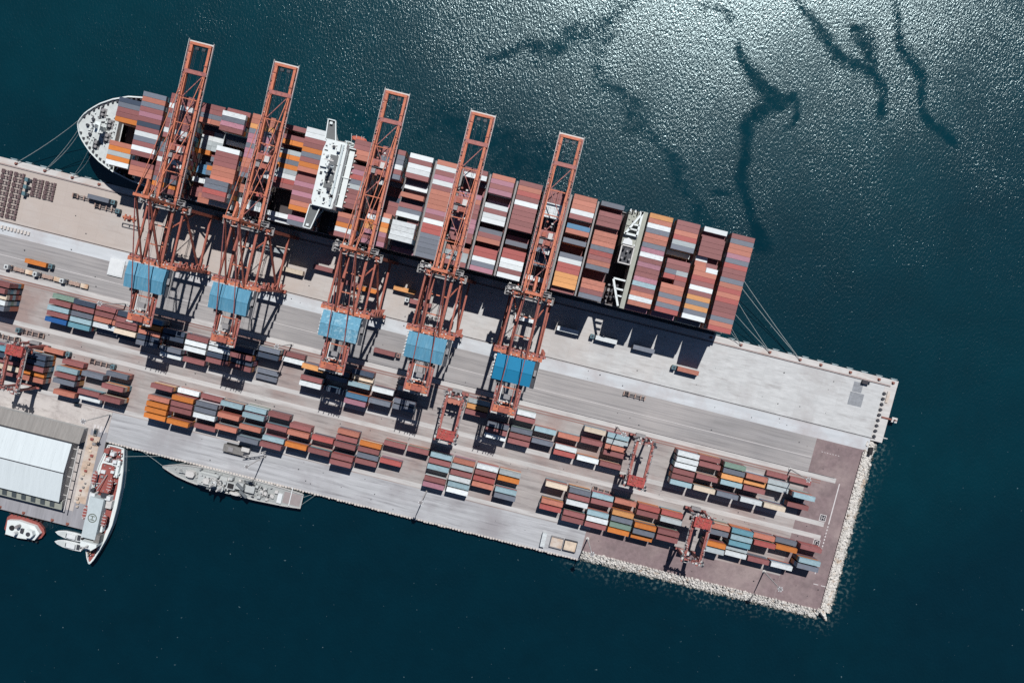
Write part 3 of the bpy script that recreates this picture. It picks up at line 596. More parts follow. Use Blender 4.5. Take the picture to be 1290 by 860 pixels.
hub = MB().add([(44 + 0, -44.6, 33.5), (49.4, -44.6, 33.5), (48.8, -47, 33.5), (46.6, -48.2, 33.5), (44.4, -47, 33.5), (44, -44.6, 34.6), (49.4, -44.6, 34.6), (48.8, -47, 34.6), (46.6, -48.2, 34.6), (44.4, -47, 34.6)],
               [(0, 1, 2, 3, 4), (5, 6, 7, 8, 9), (0, 1, 6, 5), (1, 2, 7, 6), (2, 3, 8, 7), (3, 4, 9, 8), (4, 0, 5, 9)]).build('round_housing', 'white', fun)
for p, q, w in (((50.6, -62.8), (43.9, -49.5), 1.1), ((43.9, -49.9), (50.6, -49.9), 1.0), ((50.3, -62.8), (50.3, -49.5), 1.1), ((47.2, -55.4), (50.3, -55.4), .8), ((45.2, -52.8), (50.3, -52.8), .7)):
    MB().beam((*p, 35.2), (*q, 35.2), w, 1.2).build('truss_beam', 'ship_white', fun)
for p, q, w in (((44.2, -25.5), (49.9, -12.4), 1.1), ((44.2, -26), (50.6, -26), .9), ((46.6, -21), (50.6, -21), .9), ((48, -17.6), (50.6, -17.6), .8)):
    MB().beam((*p, 33.6), (*q, 33.6), w, 1.1).build('truss_beam', 'ship_white', stk)
for i in range(10):
    a = 43.8 + (i % 3) * 2.1; b = -24 + (i // 3) * 3.2; MB().box(a, a + 1.2, b, b + 1.6, 15.2, 18 + (i * 5 % 4)).build('engine_vent', 'dark_steel' if i % 3 else 'steel_grey', ship)
for i in range(6):
    a = 43.8 + i * 1.3; MB().box(a, a + .6, -63, -61.6 + (i % 2), 33.4, 34.4).build('deck_fitting', 'rubber' if i % 2 else 'white', fun)

# mooring lines
def rope(p, q, sag, label, r=.16, mat='rope'):
    mb = MB(); n = 14; pts = []
    for i in range(n + 1):
        t = i / n; pts.append((p[0] + (q[0] - p[0]) * t, p[1] + (q[1] - p[1]) * t, p[2] + (q[2] - p[2]) * t - sag * 4 * t * (1 - t)))
    vs = []; fs = []
    tx, ty = q[0] - p[0], q[1] - p[1]; h = math.hypot(tx, ty); nx_, ny_ = -ty / h, tx / h
    for x, y, z in pts:
        for k in range(4):
            an = math.pi / 2 * k; vs.append((x + nx_ * r * math.cos(an), y + ny_ * r * math.cos(an), z + r * math.sin(an)))
    for i in range(n):
        for k in range(4): fs.append((i * 4 + k, i * 4 + (k + 1) % 4, i * 4 + 4 + (k + 1) % 4, i * 4 + 4 + k))
    fs += [(0, 1, 2, 3), (n * 4 + 3, n * 4 + 2, n * 4 + 1, n * 4)]
    mb.add(vs, fs); mb.build('mooring_line', mat, label=label, cat='mooring line')
rope((-254.6, -41, 19.8), (-294.9, -8.8, 3.8), 2, 'longest head line from the ship bow to the outermost bollard')
rope((-255, -34.5, 19.8), (-278.2, -8.6, 3.8), 1.5, 'upper of two head lines to the second bollard')
rope((-254.4, -32, 19.8), (-277.9, -8.9, 3.8), 2.2, 'lower of two head lines to the second bollard')
rope((-247.5, -24.5, 19.8), (-262.3, -8.6, 3.8), 1.2, 'short bow spring line to the third bollard', .12)
rope((-245.5, -22.5, 19.8), (-262, -8.9, 3.8), 2.0, 'shortest bow line, slack, to the third bollard', .12)
rope((112.3, -46.5, 13), (160.8, -8.6, 3.8), 1.6, 'outermost stern line to the far bollard behind the ship')
rope((112.3, -42, 13), (160.5, -8.9, 3.8), 2.4, 'second stern line to the far bollard behind the ship')
rope((112.3, -34.5, 13), (143.2, -8.6, 3.8), 1.4, 'third stern line, to the middle bollard', .14)
rope((112.3, -27, 13), (143, -8.9, 3.8), 2.0, 'fourth stern line, to the middle bollard', .14)
rope((112.3, -20.5, 13), (126.4, -8.6, 3.8), .8, 'short stern line to the nearest bollard', .12)
rope((112.3, -17.5, 13), (126.2, -8.9, 3.8), 1.2, 'shortest stern line, low, to the nearest bollard', .12)

# ------------------------------------------------------------------ ship-to-shore cranes
def crane_proto(g, label):
    t = thing('quay_crane', label, 'gantry crane', g, 9, Z, 'ship-to-shore cranes along the berth')
    O, Rd = 'crane_orange', 'crane_red'
    def bm(name, p, q, w, h, mat, par=t): return MB().beam((g + p[0], p[1], Z + p[2]), (g + q[0], q[1], Z + q[2]), w, h).build(name, mat, par)
    def bx(name, x0, x1, b0, b1, z0, z1, mat, par=t): return MB().box(g + x0, g + x1, b0, b1, Z + z0, Z + z1).build(name, mat, par)
    for b in (-6.3, 24.4):
        bx('sill_beam', -14, 14.2, b - .9, b + .9, 3.2, 5.0, Rd)
        for x in (-12.4, -9.2, 8.6, 12.0):
            w = bx('bogie', x - 1.4, x + 1.4, b - .6, b + .6, .7, 3.2, 'dark_steel')
            for dx in (-.8, .8): bx('wheel', x + dx - .5, x + dx + .5, b - .3, b + .3, 0.02, .9, 'rubber', w)
    for s_ in (-1, 1):
        bm('leg', (s_ * 12.0, -6.3, 5), (s_ * 9.2, -6.3, 43.5), 1.35, 1.6, Rd); bm('leg', (s_ * 12.0, 24.4, 5), (s_ * 9.6, 24.4, 45), 1.35, 1.6, Rd)
        bm('portal_beam', (s_ * 11.4, -5.3, 13), (s_ * 11.4, 23.4, 13), 1.0, 1.4, Rd)
        bm('diagonal_brace', (s_ * 9.4, -5.2, 42), (s_ * 11.3, 23.3, 14), .9, .9, Rd)
        bm('upper_tie', (s_ * 9.2, -5.2, 43.2), (s_ * 9.6, 23.2, 44), .9, 1.2, Rd)
        bm('knee_brace', (s_ * 9.4, -5.3, 30), (s_ * 5.2, 4.5, 43.4), .7, .7, Rd)
        bm('end_brace', (s_ * 10.4, -6.3, 22), (s_ * 3, -6.3, 14), .8, .8, Rd)
        bx('boom_girder', s_ * 4.7 - .65, s_ * 4.7 + .65, -88.6, -9.0, 43.3, 45.3, O)
        bx('rear_girder', s_ * 4.7 - .65, s_ * 4.7 + .65, -8.9, 55.4, 43.3, 45.3, Rd)
        w = bx('walkway', s_ * 6.0 - .45, s_ * 6.0 + .45, -88.8, -10, 44.2, 44.35, 'rtg_pink')
        bx('handrail', s_ * 6.45 - .06, s_ * 6.45 + .06, -88.8, -10, 44.35, 45.4, 'pale_steel', w)
        bm('apex_post', (s_ * 4.6, -6.5, 45), (s_ * 3.4, -7.2, 70), 1.0, 1.2, O)
        bm('apex_strut', (s_ * 3.4, -7.0, 69.5), (s_ * 4.7, 24.4, 46.4), .7, .8, Rd)
        bm('backstay', (s_ * 3.4, -6.8, 70), (s_ * 4.7, 51, 45.5), .42, .42, 'rtg_pink')
        bm('forestay', (s_ * 3.4, -7.6, 70), (s_ * 4.7, -46, 45.4), .3, .3, O)
        bm('forestay', (s_ * 3.2, -7.8, 70.3), (s_ * 4.7, -73, 45.4), .3, .3, O)
    bx('cross_beam', -10, 10.4, -7.2, -5.4, 42.2, 43.2, O)
    bx('cross_beam', -12.4, 13, 23.4, 25.4, 43.6, 45.6, O)
    bx('portal_cross_beam', -11, 11, -7, -5.6, 12.4, 13.8, Rd); bx('portal_cross_beam', -11, 11, 23.7, 25.1, 12.4, 13.8, Rd)
    bx('apex_beam', -4, 4, -7.8, -6.4, 70, 71.2, O)
    MB().frus((g - .9, g + .9, -14.5, -6.0), Z + 66.5, (g - .5, g + .5, -15.5, -6.5), Z + 68).build('apex_sheave_frame', O, t)
    bm('apex_arm', (0, -8, 69), (0, -15, 67), .9, .9, O)
    # boom end frame, hinge frame and lattice
    bx('boom_tip_beam', -5.4, 5.4, -88.7, -87.4, 43.4, 45.5, O); bx('tip_platform', -6.4, 6.4, -89.6, -88.8, 44.0, 44.2, 'pale_steel')
    bx('tip_sheave', -2.6, -.8, -86.6, -85.3, 43.6, 45, 'dark_steel'); bx('tip_sheave', .8, 2.6, -86.6, -85.3, 43.6, 45, 'dark_steel')
    for s_ in (-1, 1): bx('tip_handrail', s_ * 6.4 - .1, s_ * 6.4 + .1, -90, -73, 44.4, 45.6, 'pale_steel')
    for b in (-74, ): bx('boom_cross_tie', -5.4, 6, b - 1.0, b + 1.0, 44.0, 45.6, 'rtg_pink')
    for i, b in enumerate((-73, -60.5, -48, -35.5, -23)):
        s_ = 1 if i % 2 == 0 else -1; bm('boom_lattice', (s_ * 4, b, 44.6), (-s_ * 4, b + 12, 44.6), .38, .38, 'rtg_pink')
        if i: bx('boom_cross_tie', -4, 4, b - .25, b + .25, 44.1, 44.9, O)
    for i, b in enumerate((-7.5, 5, 15, 42, 50)): bx('girder_cross_tie', -4, 4, b - .3, b + .3, 44.0, 44.8, O)
    for i in range(14):
        b = -84 + i * 5.6; s_ = 1 if i % 2 else -1; bx('girder_bracket', s_ * 4.7 - .95, s_ * 4.7 + .95, b, b + .4, 45.3, 45.6, Rd)
    # platforms round the waterside head
    for (x0, x1, b0, b1, z) in ((-13.2, -5.6, -9.6, -7.4, 43.4), (5.6, 9.5, -10.2, -7.4, 43.4), (-5.4, 5.4, -5.2, -3.6, 45.4), (-14, -12, -8, -4, 43), (9.8, 11.6, -8, -4, 40)):
        p = bx('platform', x0, x1, b0, b1, z, z + .15, 'steel_grey')
        for (u0, u1, v0, v1) in ((x0, x1, b0, b0 + .1), (x0, x1, b1 - .1, b1), (x0, x0 + .1, b0, b1), (x1 - .1, x1, b0, b1)): bx('railing', u0, u1, v0, v1, z + .15, z + 1.3, 'pale_steel', p)
    for (x, b, s1, z) in ((-11, -8.5, 1.1, 43.6), (-8.3, -8.6, 1.4, 43.6), (-6.8, -8.2, .8, 43.6), (-2, -7.6, 1.2, 45.4), (1.6, -8, 1.4, 45.4), (3.2, -5, .9, 45.6), (-3.4, -9, .9, 44.6), (7, -8.8, 1.1, 43.6), (-.4, -10.2, .9, 44.5)):
        bx('hoist_box', x - s1 / 2, x + s1 / 2, b - s1 / 2, b + s1 / 2, z, z + s1, 'dark_steel' if int(x * 3) % 2 else 'pale_steel')
    fittings(t, 'head_fittings', g - 12.5, g + 10.5, -10.4, -3.6, Z + 43.4, 60, .3, 1.2, 2.2, ('pale_steel', 'dark_steel', 'crane_red', 'steel_grey'), 5)
    fittings(t, 'landside_fittings', g - 12, g + 13, 22.4, 25.4, Z + 45.4, 40, .25, .8, .6, ('pale_steel', 'crane_orange', 'steel_grey', 'dark_steel'), 6)
    fittings(t, 'rear_fittings', g - 5.4, g + 5.4, 48.5, 56.5, Z + 45.4, 40, .25, .9, 1.4, ('crane_red', 'dark_steel', 'pale_steel', 'steel_grey'), 7)
    fittings(t, 'sill_fittings', g - 13, g + 14, 25.2, 27.4, Z + 3.2, 24, .3, .8, .8, ('pale_steel', 'steel_grey'), 8)
    fittings(t, 'walkway_fittings', g - 6.4, g - 5.4, -88, 55, Z + 44.3, 70, .15, .5, 1.0, ('pale_steel', 'dark_steel'), 9); fittings(t, 'walkway_fittings', g + 5.4, g + 6.4, -88, 55, Z + 44.3, 70, .15, .5, 1.0, ('dark_steel', 'pale_steel'), 10)
    for x in (-2.4, -1.6, 1.6, 2.4): bm('hoist_cable', (x, -86, 45.1), (x, 50, 45.1), .09, .09, 'dark_steel')
    bm('cable_tray', (5.55, -86, 45.2), (5.55, 24, 45.2), .22, .3, 'rubber')
    # machine house
    H = bx('machine_house', -9.7, 9.7, 26.0, 38.6, 45.4, 48.6, 'house_wall' if False else 'house_blue')
    for i in range(3):
        x0 = -9.9 + i * 6.62; x1 = x0 + 6.5
        for j, (b0, b1, z0, z1) in enumerate(((25.7, 32.3, 48.7, 49.9), (32.3, 38.9, 49.9, 48.7))):
            if i == 0 and j == 1: xs_ = x0
            v = [(g + x0, b0, Z + z0), (g + x1, b0, Z + z0), (g + x1, b1, Z + z1), (g + x0, b1, Z + z1)]; v += [(p, q, r - .25) for p, q, r in v]
            MB().add(v, [(0, 1, 2, 3), (7, 6, 5, 4), (0, 1, 5, 4), (1, 2, 6, 5), (2, 3, 7, 6), (3, 0, 4, 7)]).build('roof_panel', 'house_blue', H)
    bx('ridge_cap', -9.9, 9.9, 32.1, 32.5, 49.85, 50.02, 'house_blue', H)
    bx('house_walkway', 10, 12.2, 25.8, 39.6, 44.8, 45, 'dark_steel'); bx('house_handrail', 12.2, 12.35, 25.6, 39.6, 45, 46.4, 'pale_steel')
    bx('house_ladder', -10.7, -10.1, 26.5, 38.5, 45.2, 45.7, 'pale_steel')
    for i in range(7): bx('ladder_bracket', -11.0, -10.1, 27 + i * 1.75, 27.5 + i * 1.75, 45.7, 46.6, 'white')
    bx('air_unit', -7.3, -4.4, 39.2, 40.6, 45.2, 47, 'dark_steel'); bx('air_unit', 10.4, 11.6, 30, 33, 45, 46.8, 'steel_grey')
    # rear end of the girders
    bx('rear_platform', -5.6, 5.6, 51.5, 55.2, 45.4, 45.8, O); bx('rear_hoist', -2.6, 2.8, 52.2, 54.8, 45.8, 47.6, Rd)
    bx('rear_end_beam', -6.2, 6.2, 55.5, 56.3, 43.6, 45.2, 'pale_steel')
    for x in (-5.9, -3, 0, 3, 5.9): bx('rear_post', x - .2, x + .2, 56.3, 56.7, 44, 46.8, 'dark_steel')
    bx('cable_reel', -1.6, 1.7, 45.4, 47.8, 44.4, 46.4, 'steel_grey'); bx('rope_guide', -3.6, -3.2, 40, 51, 44.5, 44.9, 'white'); bx('rope_guide', 2.6, 3.0, 40, 51, 44.5, 44.9, 'crane_red')
    bx('service_platform', -3.9, 3.9, 49, 50, 44.3, 44.5, 'pale_steel')
    for s_ in (-1, 1): bx('rear_walkway', s_ * 6.1 - .5, s_ * 6.1 + .5, 40, 56.3, 44.2, 44.4, 'rtg_pink')
    # landside head clutter and stair tower
    lw = bx('landside_walkway', -12.4, 14.6, 22.2, 23.3, 44.4, 44.55, 'rtg_pink')
    for i in range(12): bx('walkway_post', -12 + i * 2.3, -11.7 + i * 2.3, 22.1, 22.3, 44.5, 45.7, 'pale_steel', lw)
    for k in range(5):
        z0 = 6 + k * 7.4; bm('stair_flight', (13.2, 20.5 + (k % 2) * 3, z0), (13.2, 23.5 - (k % 2) * 3, z0 + 7), .6, .2, 'rtg_pink')
        bx('stair_landing', 12.7, 13.9, 20.2, 23.8, z0 + 7.1, z0 + 7.25, 'crane_red')
    for i in range(8): bx('cable_post', 1.5 + i * 1.7, 2.0 + i * 1.7, 25.8, 27.4, 3.6, 3.9, 'pale_steel')
    bx('electrical_cabinet', -13.6, -10.2, 25.8, 27.6, 0.4, 3, 'white')
    # trolley with cab, ropes and spreader
    tr = bx('trolley', -3.9, 3.9, -4, 4, 45.4, 46.0, 'rtg_pink')
    for (x0, x1, b0, b1, z0, z1, m_) in ((-2.6, -.4, -3, -.6, 46, 47.6, 'crane_red'), (.6, 3, -3, 0, 46, 47.4, 'pale_steel'), (-3.2, -1.2, .8, 3.2, 46, 47.2, 'steel_grey'), (0, 2.6, 1.4, 3.4, 46, 47.8, 'crane_red'), (-3.6, 3.6, -.35, .25, 46, 46.9, 'dark_steel')):
        bx('hoist_drum', x0, x1, b0, b1, z0, z1, m_, tr)
    cb = bx('driver_cab', .8, 3.4, 4.4, 7.6, 41, 43.6, 'white', tr)
    for (x, b) in ((-3, -2), (3, -2), (-3, 2), (3, 2)): bm('hoist_rope', (x, b, 45.2), (x * 1.2, b * .6, 40.8), .12, .12, 'dark_steel', tr)
    bx('spreader', -6.0, 6.0, -1.1, 1.1, 40.0, 40.7, 'crane_red', tr)
    for i in range(9):
        x = random.uniform(-3.6, 3.6); b = random.uniform(-9, 9); bx('trolley_fitting', x - .5, x + .5, b - .4, b + .4, 44.6, 46.2, random.choice(['pale_steel', 'steel_grey', 'crane_red', 'rtg_pink']), tr)
    return t
random.seed(3)
proto = crane_proto(CRANES[0], 'orange quay crane over the bow bays, farthest from the pier head')
for o in list(bpy.data.objects):
    if o.name.startswith('trolley') and o.parent == proto and 'fitting' not in o.name: o.location.y += 33
index_kids()
CL = ['orange quay crane second from the bow, just ahead of the ship bridge', 'orange quay crane with worn, pale stained blue house just behind the ship bridge',
      'middle length orange quay crane between the worn house crane and the deep blue one', 'orange quay crane with the deep blue machine house, nearest the pier head']
for i, g in enumerate(CRANES[1:]):
    c = copy_tree(proto, None, ({'house_blue': 'house_blue_worn'} if i == 1 else {'house_blue': 'house_blue_deep'} if i == 3 else None)); c.location.x = g; c['label'] = CL[i]
    for ch in c.children:
        if ch.name.startswith('trolley'): ch.location.y = (39, 50, 42, 36)[i]

# ------------------------------------------------------------------ yard gantry cranes
def rtg_proto(a, b, label, trolley_b):
    """a, b = centre; girders run along b, 23.6 m span"""
    t = thing('yard_crane', label, 'yard crane', a, b, Z, 'rubber tyred cranes over the yard blocks')
    h = 12.3
    def bx(name, x0, x1, b0, b1, z0, z1, mat, par=t): return MB().box(a + x0, a + x1, b + b0, b + b1, Z + z0, Z + z1).build(name, mat, par)
    for s_ in (-1, 1):
        gd = bx('girder', s_ * 4.4 - .7, s_ * 4.4 + .7, -h - .4, h + .4, 19.6, 21.2, 'rtg_pink'); bx('trolley_rail', s_ * 4.4 - .15, s_ * 4.4 + .15, -h - .4, h + .4, 21.2, 21.35, 'crane_red', gd)
        for q in (-1, 1):
            MB().beam((a + s_ * 4.4, b + q * (h - .2), Z + 19.6), (a + s_ * 4.0, b + q * (h - .2), Z + 2.6), 1.1, 1.3).build('leg', 'rtg_pink', t)
            bg_ = bx('wheel_truck', s_ * 4.2 - 2.0, s_ * 4.2 + 2.0, q * (h - .2) - .6, q * (h - .2) + .6, 1.2, 2.0, 'dark_steel')
            for d_ in (-1.2, 1.2): bx('tyre', s_ * 4.2 + d_ - .75, s_ * 4.2 + d_ + .75, q * (h - .2) - .35, q * (h - .2) + .35, 0, 1.5, 'rubber', bg_)
        bx('walkway', s_ * 5.5 - .35, s_ * 5.5 + .35, -h, h, 20.3, 20.45, 'steel_grey')
    for q in (-1, 1): bx('sill_beam', -6, 6, q * (h - .2) - .55, q * (h - .2) + .55, 2.0, 2.9, 'rtg_pink'); bx('end_tie', -4, 4, q * h - .35, q * h + .35, 19.8, 20.8, 'rtg_pink')
    bx('power_pack', -3.2, 2.2, -h - 1.6, -h + .1, 2.9, 5.6, 'steel_grey'); bx('electric_room', -3, 3, h - .4, h + 1.4, 2.9, 5.6, 'pale_steel')
    for (x, bb, s1, z) in ((-5, -h - .6, 1.2, 20.6), (-3, -h - 1.2, 1, 20.2), (4.9, -h, 1.4, 20.4), (5.8, h - .6, 1.2, 20.5), (2.8, -h - .8, .9, 20.6), (-5.6, h, .9, 20.5), (6.2, -h + 1.6, 1.1, 20)): bx('cable_box', x - s1 / 2, x + s1 / 2, bb - s1 / 2, bb + s1 / 2, z, z + s1, 'dark_steel' if s1 > 1 else 'pale_steel')
    tr = bx('trolley', -4.6, 4.6, trolley_b - 2.7, trolley_b + 2.7, 21.4, 23.4, 'rtg_red')
    bx('cab', 2.4, 4.2, trolley_b + 2.8, trolley_b + 4.4, 17.8, 20, 'white', tr)
    for x in (-3.4, 0, 3.4): bx('roof_rib', x - .12, x + .12, trolley_b - 2.6, trolley_b + 2.6, 23.4, 23.5, 'crane_red', tr)
    for x, y in ((-3, -1), (3, -1), (-3, 1), (3, 1)): MB().beam((a + x, b + trolley_b + y, Z + 21.4), (a + x, b + trolley_b + y * .8, Z + 16.6), .1).build('hoist_rope', 'dark_steel', tr)
    bx('spreader', -6.0, 6.0, trolley_b - 1.1, trolley_b + 1.1, 16.0, 16.6, 'crane_red', tr)
    for q in (-1, 1): fittings(t, 'machinery', a - 6.4, a + 6.6, b + q * h - 1.7, b + q * h + 1.7, Z + 20.6, 44, .3, 1.2, 1.4, ('dark_steel', 'pale_steel', 'rtg_pink', 'steel_grey'), 20 + q)
    for s_ in (-1, 1): fittings(t, 'girder_fittings', a + s_ * 4.9 - .6, a + s_ * 4.9 + .6, b - h, b + h, Z + 21.2, 40, .15, .6, .8, ('dark_steel', 'rtg_pink', 'pale_steel'), 30 + s_)
    fittings(tr, 'roof_fittings', a - 4.2, a + 4.2, b + trolley_b - 2.4, b + trolley_b + 2.4, Z + 23.4, 16, .3, 1.0, .6, ('crane_red', 'rtg_pink'), 40)
    return t
r0 = rtg_proto(-22, 67.8, 'pink framed yard crane with red trolley over an orange container, upper block', 9.6); index_kids()
for (a, b, tb_, lab) in ((84, 67.2, 9.6, 'pink framed yard crane beside pale blue stacks at the right of the upper block'),
                         (124.6, 99.8, -9.6, 'yard crane with red trolley parked at its inland rail, lower block, near pier head'),
                         (-259.4, 99.4, -9.6, 'yard crane at the frame edge over dense stacks, lower block')):
    c = copy_tree(r0); c.location.x = a; c.location.y = -b; c['label'] = lab
    for ch in c.children:
        if ch.name.startswith('trolley') and 'rail' not in ch.name: ch.location.y = -(tb_ - 9.6)

# ------------------------------------------------------------------ yard container stacks
Y1 = {-5: 'm01 t25 m43', -4: 'm01 e13 e23 k54', -3: 'c14 y23 m34 w54', -2: 'v04 g14 y24 t34 g54', -1: 'm02 m13 m34 k54', 0: 'w04 w14 w24 m34 m44 t54', 3: 't03 e13 c23 m33 m53',
      4: 'k03 m23 w53', 5: 'c23 w43 r53', 6: 't23 g43', 7: 'w03 m13 g33 m43 m53', 8: 'd02 g34 w53 m44', 9: 'e03 y13 m23', 10: 'c13', 12: 'e12 g34 g44', 13: 'w24 g44', 14: 'k12 t24 b44 p54 d03',
      15: 'd13 g23 d43', 16: 'y15 m34 w44', 17: 'm02 w12', 18: 'g04 d14 g41 g51', 19: 'd14 m25 m44 d34', 20: 'w14 w24 m44 d34', 21: 'm14 w24 w34 m53', 22: 'd14 d24 g44 w53', 23: 'b04 o14 c24 d34 g44', 24: 'm14 m24 k34 d42 d04',
      25: 'm03 m13 c23 w33 g41', 26: 'd03 m13 g23 t33 u43', 27: 'v02 m13 t23 m33 B43', 29: 'm05 m16 k25 w35 g45'}
Y2 = {-6: 'm03 t24 g34', -5: 'g02 o13 w43', -4: 'c03 r14 m43', -3: 'u04 t14 u24 e33 w43', -2: 'c04 g14 o34 e44', 0: 'r03 e14 m34 m44', 1: 'r03 m13 o34 g44 o53', 2: 'c03 y23 g33 v43 o53',
      3: 't03 m13 t33 w43 m53', 4: 'g04 m14 w24 m43 m53', 5: 'k04 c33 r43', 7: 'e03 o13 t33 g43', 8: 'w03 m13 r23 c33', 9: 'c03 e13 m23 w33 t43 w53', 10: 't03 m13 t23 m43 p53', 11: 'm03', 12: 'm03 r33',
      13: 'o13 m23 g33 m43', 14: 'c03 m13 m24 m44 m54', 15: 'r23 m44', 16: 'm13 c24 o44', 17: 'm03 m23 t43 m54', 18: 't03 t14 c34 g54', 19: 't04 c24 c44', 20: 'm02 g14 g24 w34 m52',
      21: 'w02 o14 m24 m34 o54', 22: 'm04 c24 o34 o44 o54', 24: 'g03 m24 m44', 25: 'g13 m12 m43 w52', 26: 'm02 t14 m24 g34 c53', 27: 'd04 d14 m24 o33 c43', 28: 'u05 d15 m24 k34 m43', 29: 'm05 m24 k34 m44'}
random.seed(11)
for nm, tab, b0, rp, blk in (('K', Y1, 56.4, 3.32, 'upper'), ('L', Y2, 91.2, 3.42, 'lower')):
    keys = sorted(tab)
    for ki, n in enumerate(keys):
        a0 = 105 - 13.36 * n - (5.6 if (nm == 'K' and n == 29) or (nm == 'L' and n >= 27) else 0); used = set()
        for c in tab[n].split():
            col, row, t_ = c[0], int(c[1]), int(c[2])
            if row in used: continue
            used.add(row); a = a0 + 6.1 + random.uniform(-.25, .25); b = b0 + rp * row + 1.3 + random.uniform(-.12, .12)
            if t_ > 1: under(a, b, Z, 12.19, 2.5, t_ - 1, None)
            lab = f"{WORD[col]} container, {ORD[row]} row inland, {ORD[ki]} column from pier head, {blk} block"
            CAND.append((20, 'yard', a, b, Z + (t_ - 1) * CH, 12.19, 2.62, col, lab, f'containers stacked in the {blk} yard block'))
CAND.sort(key=lambda c: -c[0]); NIND = 300
for i, (sc, kd, a, b, z, l, w, col, lab, grp) in enumerate(CAND):
    if i < NIND:
        o = bpy.data.objects.new('shipping_container', cmesh(l, w, col)); COL.objects.link(o); o.location = (a, -b, z); o.rotation_euler.z = random.uniform(-.004, .004)
        tag(o, lab, 'shipping container', grp)
    else: stuff.box(a - l / 2, a + l / 2, b - w / 2, b + w / 2, z, z + CH - .03, col=col)
def stuff_material():
    m = paint('container_mixed', (128, 128, 128), .55, .13, .5, streak=(1, 3, 1)); t = m.node_tree; n = t.nodes; b = n['Principled BSDF']
    mul = b.inputs['Base Color'].links[0].from_node; at = n.new('ShaderNodeAttribute'); at.attribute_name = 'paint'; t.links.new(at.outputs['Color'], mul.inputs[6]); return m
so = stuff.build('stacked_containers', stuff_material(), kind='stuff', label='lower tiers and remaining containers of the ship and yard stacks')
ca = so.data.attributes.new('paint', 'FLOAT_COLOR', 'FACE'); buf = []
vr = random.Random(5)
for i in range(0, len(stuff.c), 6):
    k = vr.uniform(.87, 1.13); c = alb(PAL[stuff.c[i]])
    for _ in range(6): buf += [c[0] * k, c[1] * k, c[2] * k, 1]
ca.data.foreach_set('color', buf)

# ------------------------------------------------------------------ trucks and trailers
TR = {}
def truck(a, b, heading, label, load=None, cabm='cab_teal', bed='trailer', cat='truck', group='container trucks on the pier', cab=True, skel=True, flat=False):
    """heading +1: the cab faces +a"""
    t = thing('container_truck' if cab else 'trailer_chassis', label, cat, a, b, Z, group); h = heading
    def bx(name, x0, x1, b0, b1, z0, z1, mat, par=t):
        xa, xb = sorted((a + h * x0, a + h * x1)); return MB().box(xa, xb, b + b0, b + b1, Z + z0, Z + z1).build(name, mat, par)
    for s_ in (-1, 1): bx('frame_rail', -6.3, 6.2, s_ * .62 - .14, s_ * .62 + .14, 1.0, 1.4, 'trailer_dark')
    for x in (-6.1, -3.2, .4, 3.6, 6.0): bx('cross_member', x - .3, x + .3, -1.2, 1.2, 1.05, 1.45, bed)
    for x in (-5.4, -4.1):
        for s_ in (-1, 1): bx('wheel', x - .5, x + .5, s_ * .95 - .28, s_ * .95 + .28, 0, 1.0, 'rubber')
    if flat: bx('deck', -6.2, -2.2, -1.22, 1.22, 1.45, 1.6, 'sand'); bx('deck', -1.6, 4.6, -1.0, 1.0, 1.42, 1.5, 'trailer')
    if load:
        o = bpy.data.objects.new('container', cmesh(12.19, 2.5, load)); COL.objects.link(o); o.parent = t; o.location = (0, 0, 1.5)
    if cab:
        c = bx('cab', 6.9, 9.1, -1.2, 1.2, .8, 3.2, cabm); bx('windscreen', 9.1, 9.2, -1.05, 1.05, 1.9, 2.9, 'glass', c); bx('roof_hatch', 7.4, 8.4, -.6, .6, 3.2, 3.4, 'dark_steel', c)
        bx('fifth_wheel', 5.6, 6.9, -1, 1, .8, 1.5, 'dark_steel')
        for x in (6.3, 8.2):
            for s_ in (-1, 1): bx('wheel', x - .5, x + .5, s_ * .95 - .28, s_ * .95 + .28, 0, 1.0, 'rubber')
    return t
truck(-269.9, 42.6, 1, 'truck with a bright orange container on the grey road, west end', 'o')
for i, a in enumerate((-278.2, -261.6, -246.0)):
    truck(a, 48.9, -1, f'flatbed truck with tan deck panels, {ORD[i]} of three in a line from the frame edge', None, 'cab_white', 'sand', flat=True)
truck(-243.4, -1.0, 1, 'truck with a long grey container by the bow berth', 'g', 'cab_teal')
truck(-253.2, 0.6, 1, 'empty dark trailer chassis on the apron behind the grey container truck', None, cab=False, cat='trailer')
truck(-239.8, 3.2, 1, 'trailer with thin pale deck and teal cab parked on the apron near the bow', None, 'cab_teal')
truck(29.4, 6.9, 1, 'white trailer in the ship shadow, right of the deep blue house crane', 'w', cab=False, cat='trailer')
truck(51.6, 6.8, -1, 'truck with teal cab and white container half in the ship shadow', 'w')
truck(4.8, 6.6, 1, 'white trailer between the legs of the deep blue house crane', 'w', cab=False, cat='trailer')
truck(73.3, 6.8, 1, 'grey trailer lying in the ship shadow below the funnel bays', 'g', cab=False, cat='trailer')
truck(100.4, 12.6, -1, 'truck with brown container at the shadow edge near the stern', 'c')
truck(-111.5, 6.6, 1, 'maroon container trailer beside the worn house crane, on the bow side', 'm', cab=False, cat='trailer')
truck(-85, 12, 1, 'orange container trailer between the legs of the worn house crane', 'o', cab=False, cat='trailer')
truck(-65, 7.1, 1, 'orange trailer in deep ship shadow between two cranes', 'y', cab=False, cat='trailer')
truck(-54.4, 12.2, -1, 'truck with maroon container and pale cab, just left of the fourth crane', 'm', 'cab_white')
truck(-67.6, 43.8, 1, 'truck with a maroon container on the grey road between cranes', 'm', 'rail_brown')
truck(75.2, 33.6, 1, 'empty dark trailer chassis alone on the grey road', None, cab=False, cat='trailer')
truck(-264.2, 82.2, -1, 'chassis truck on the yard lane, west of the pink container truck', None)
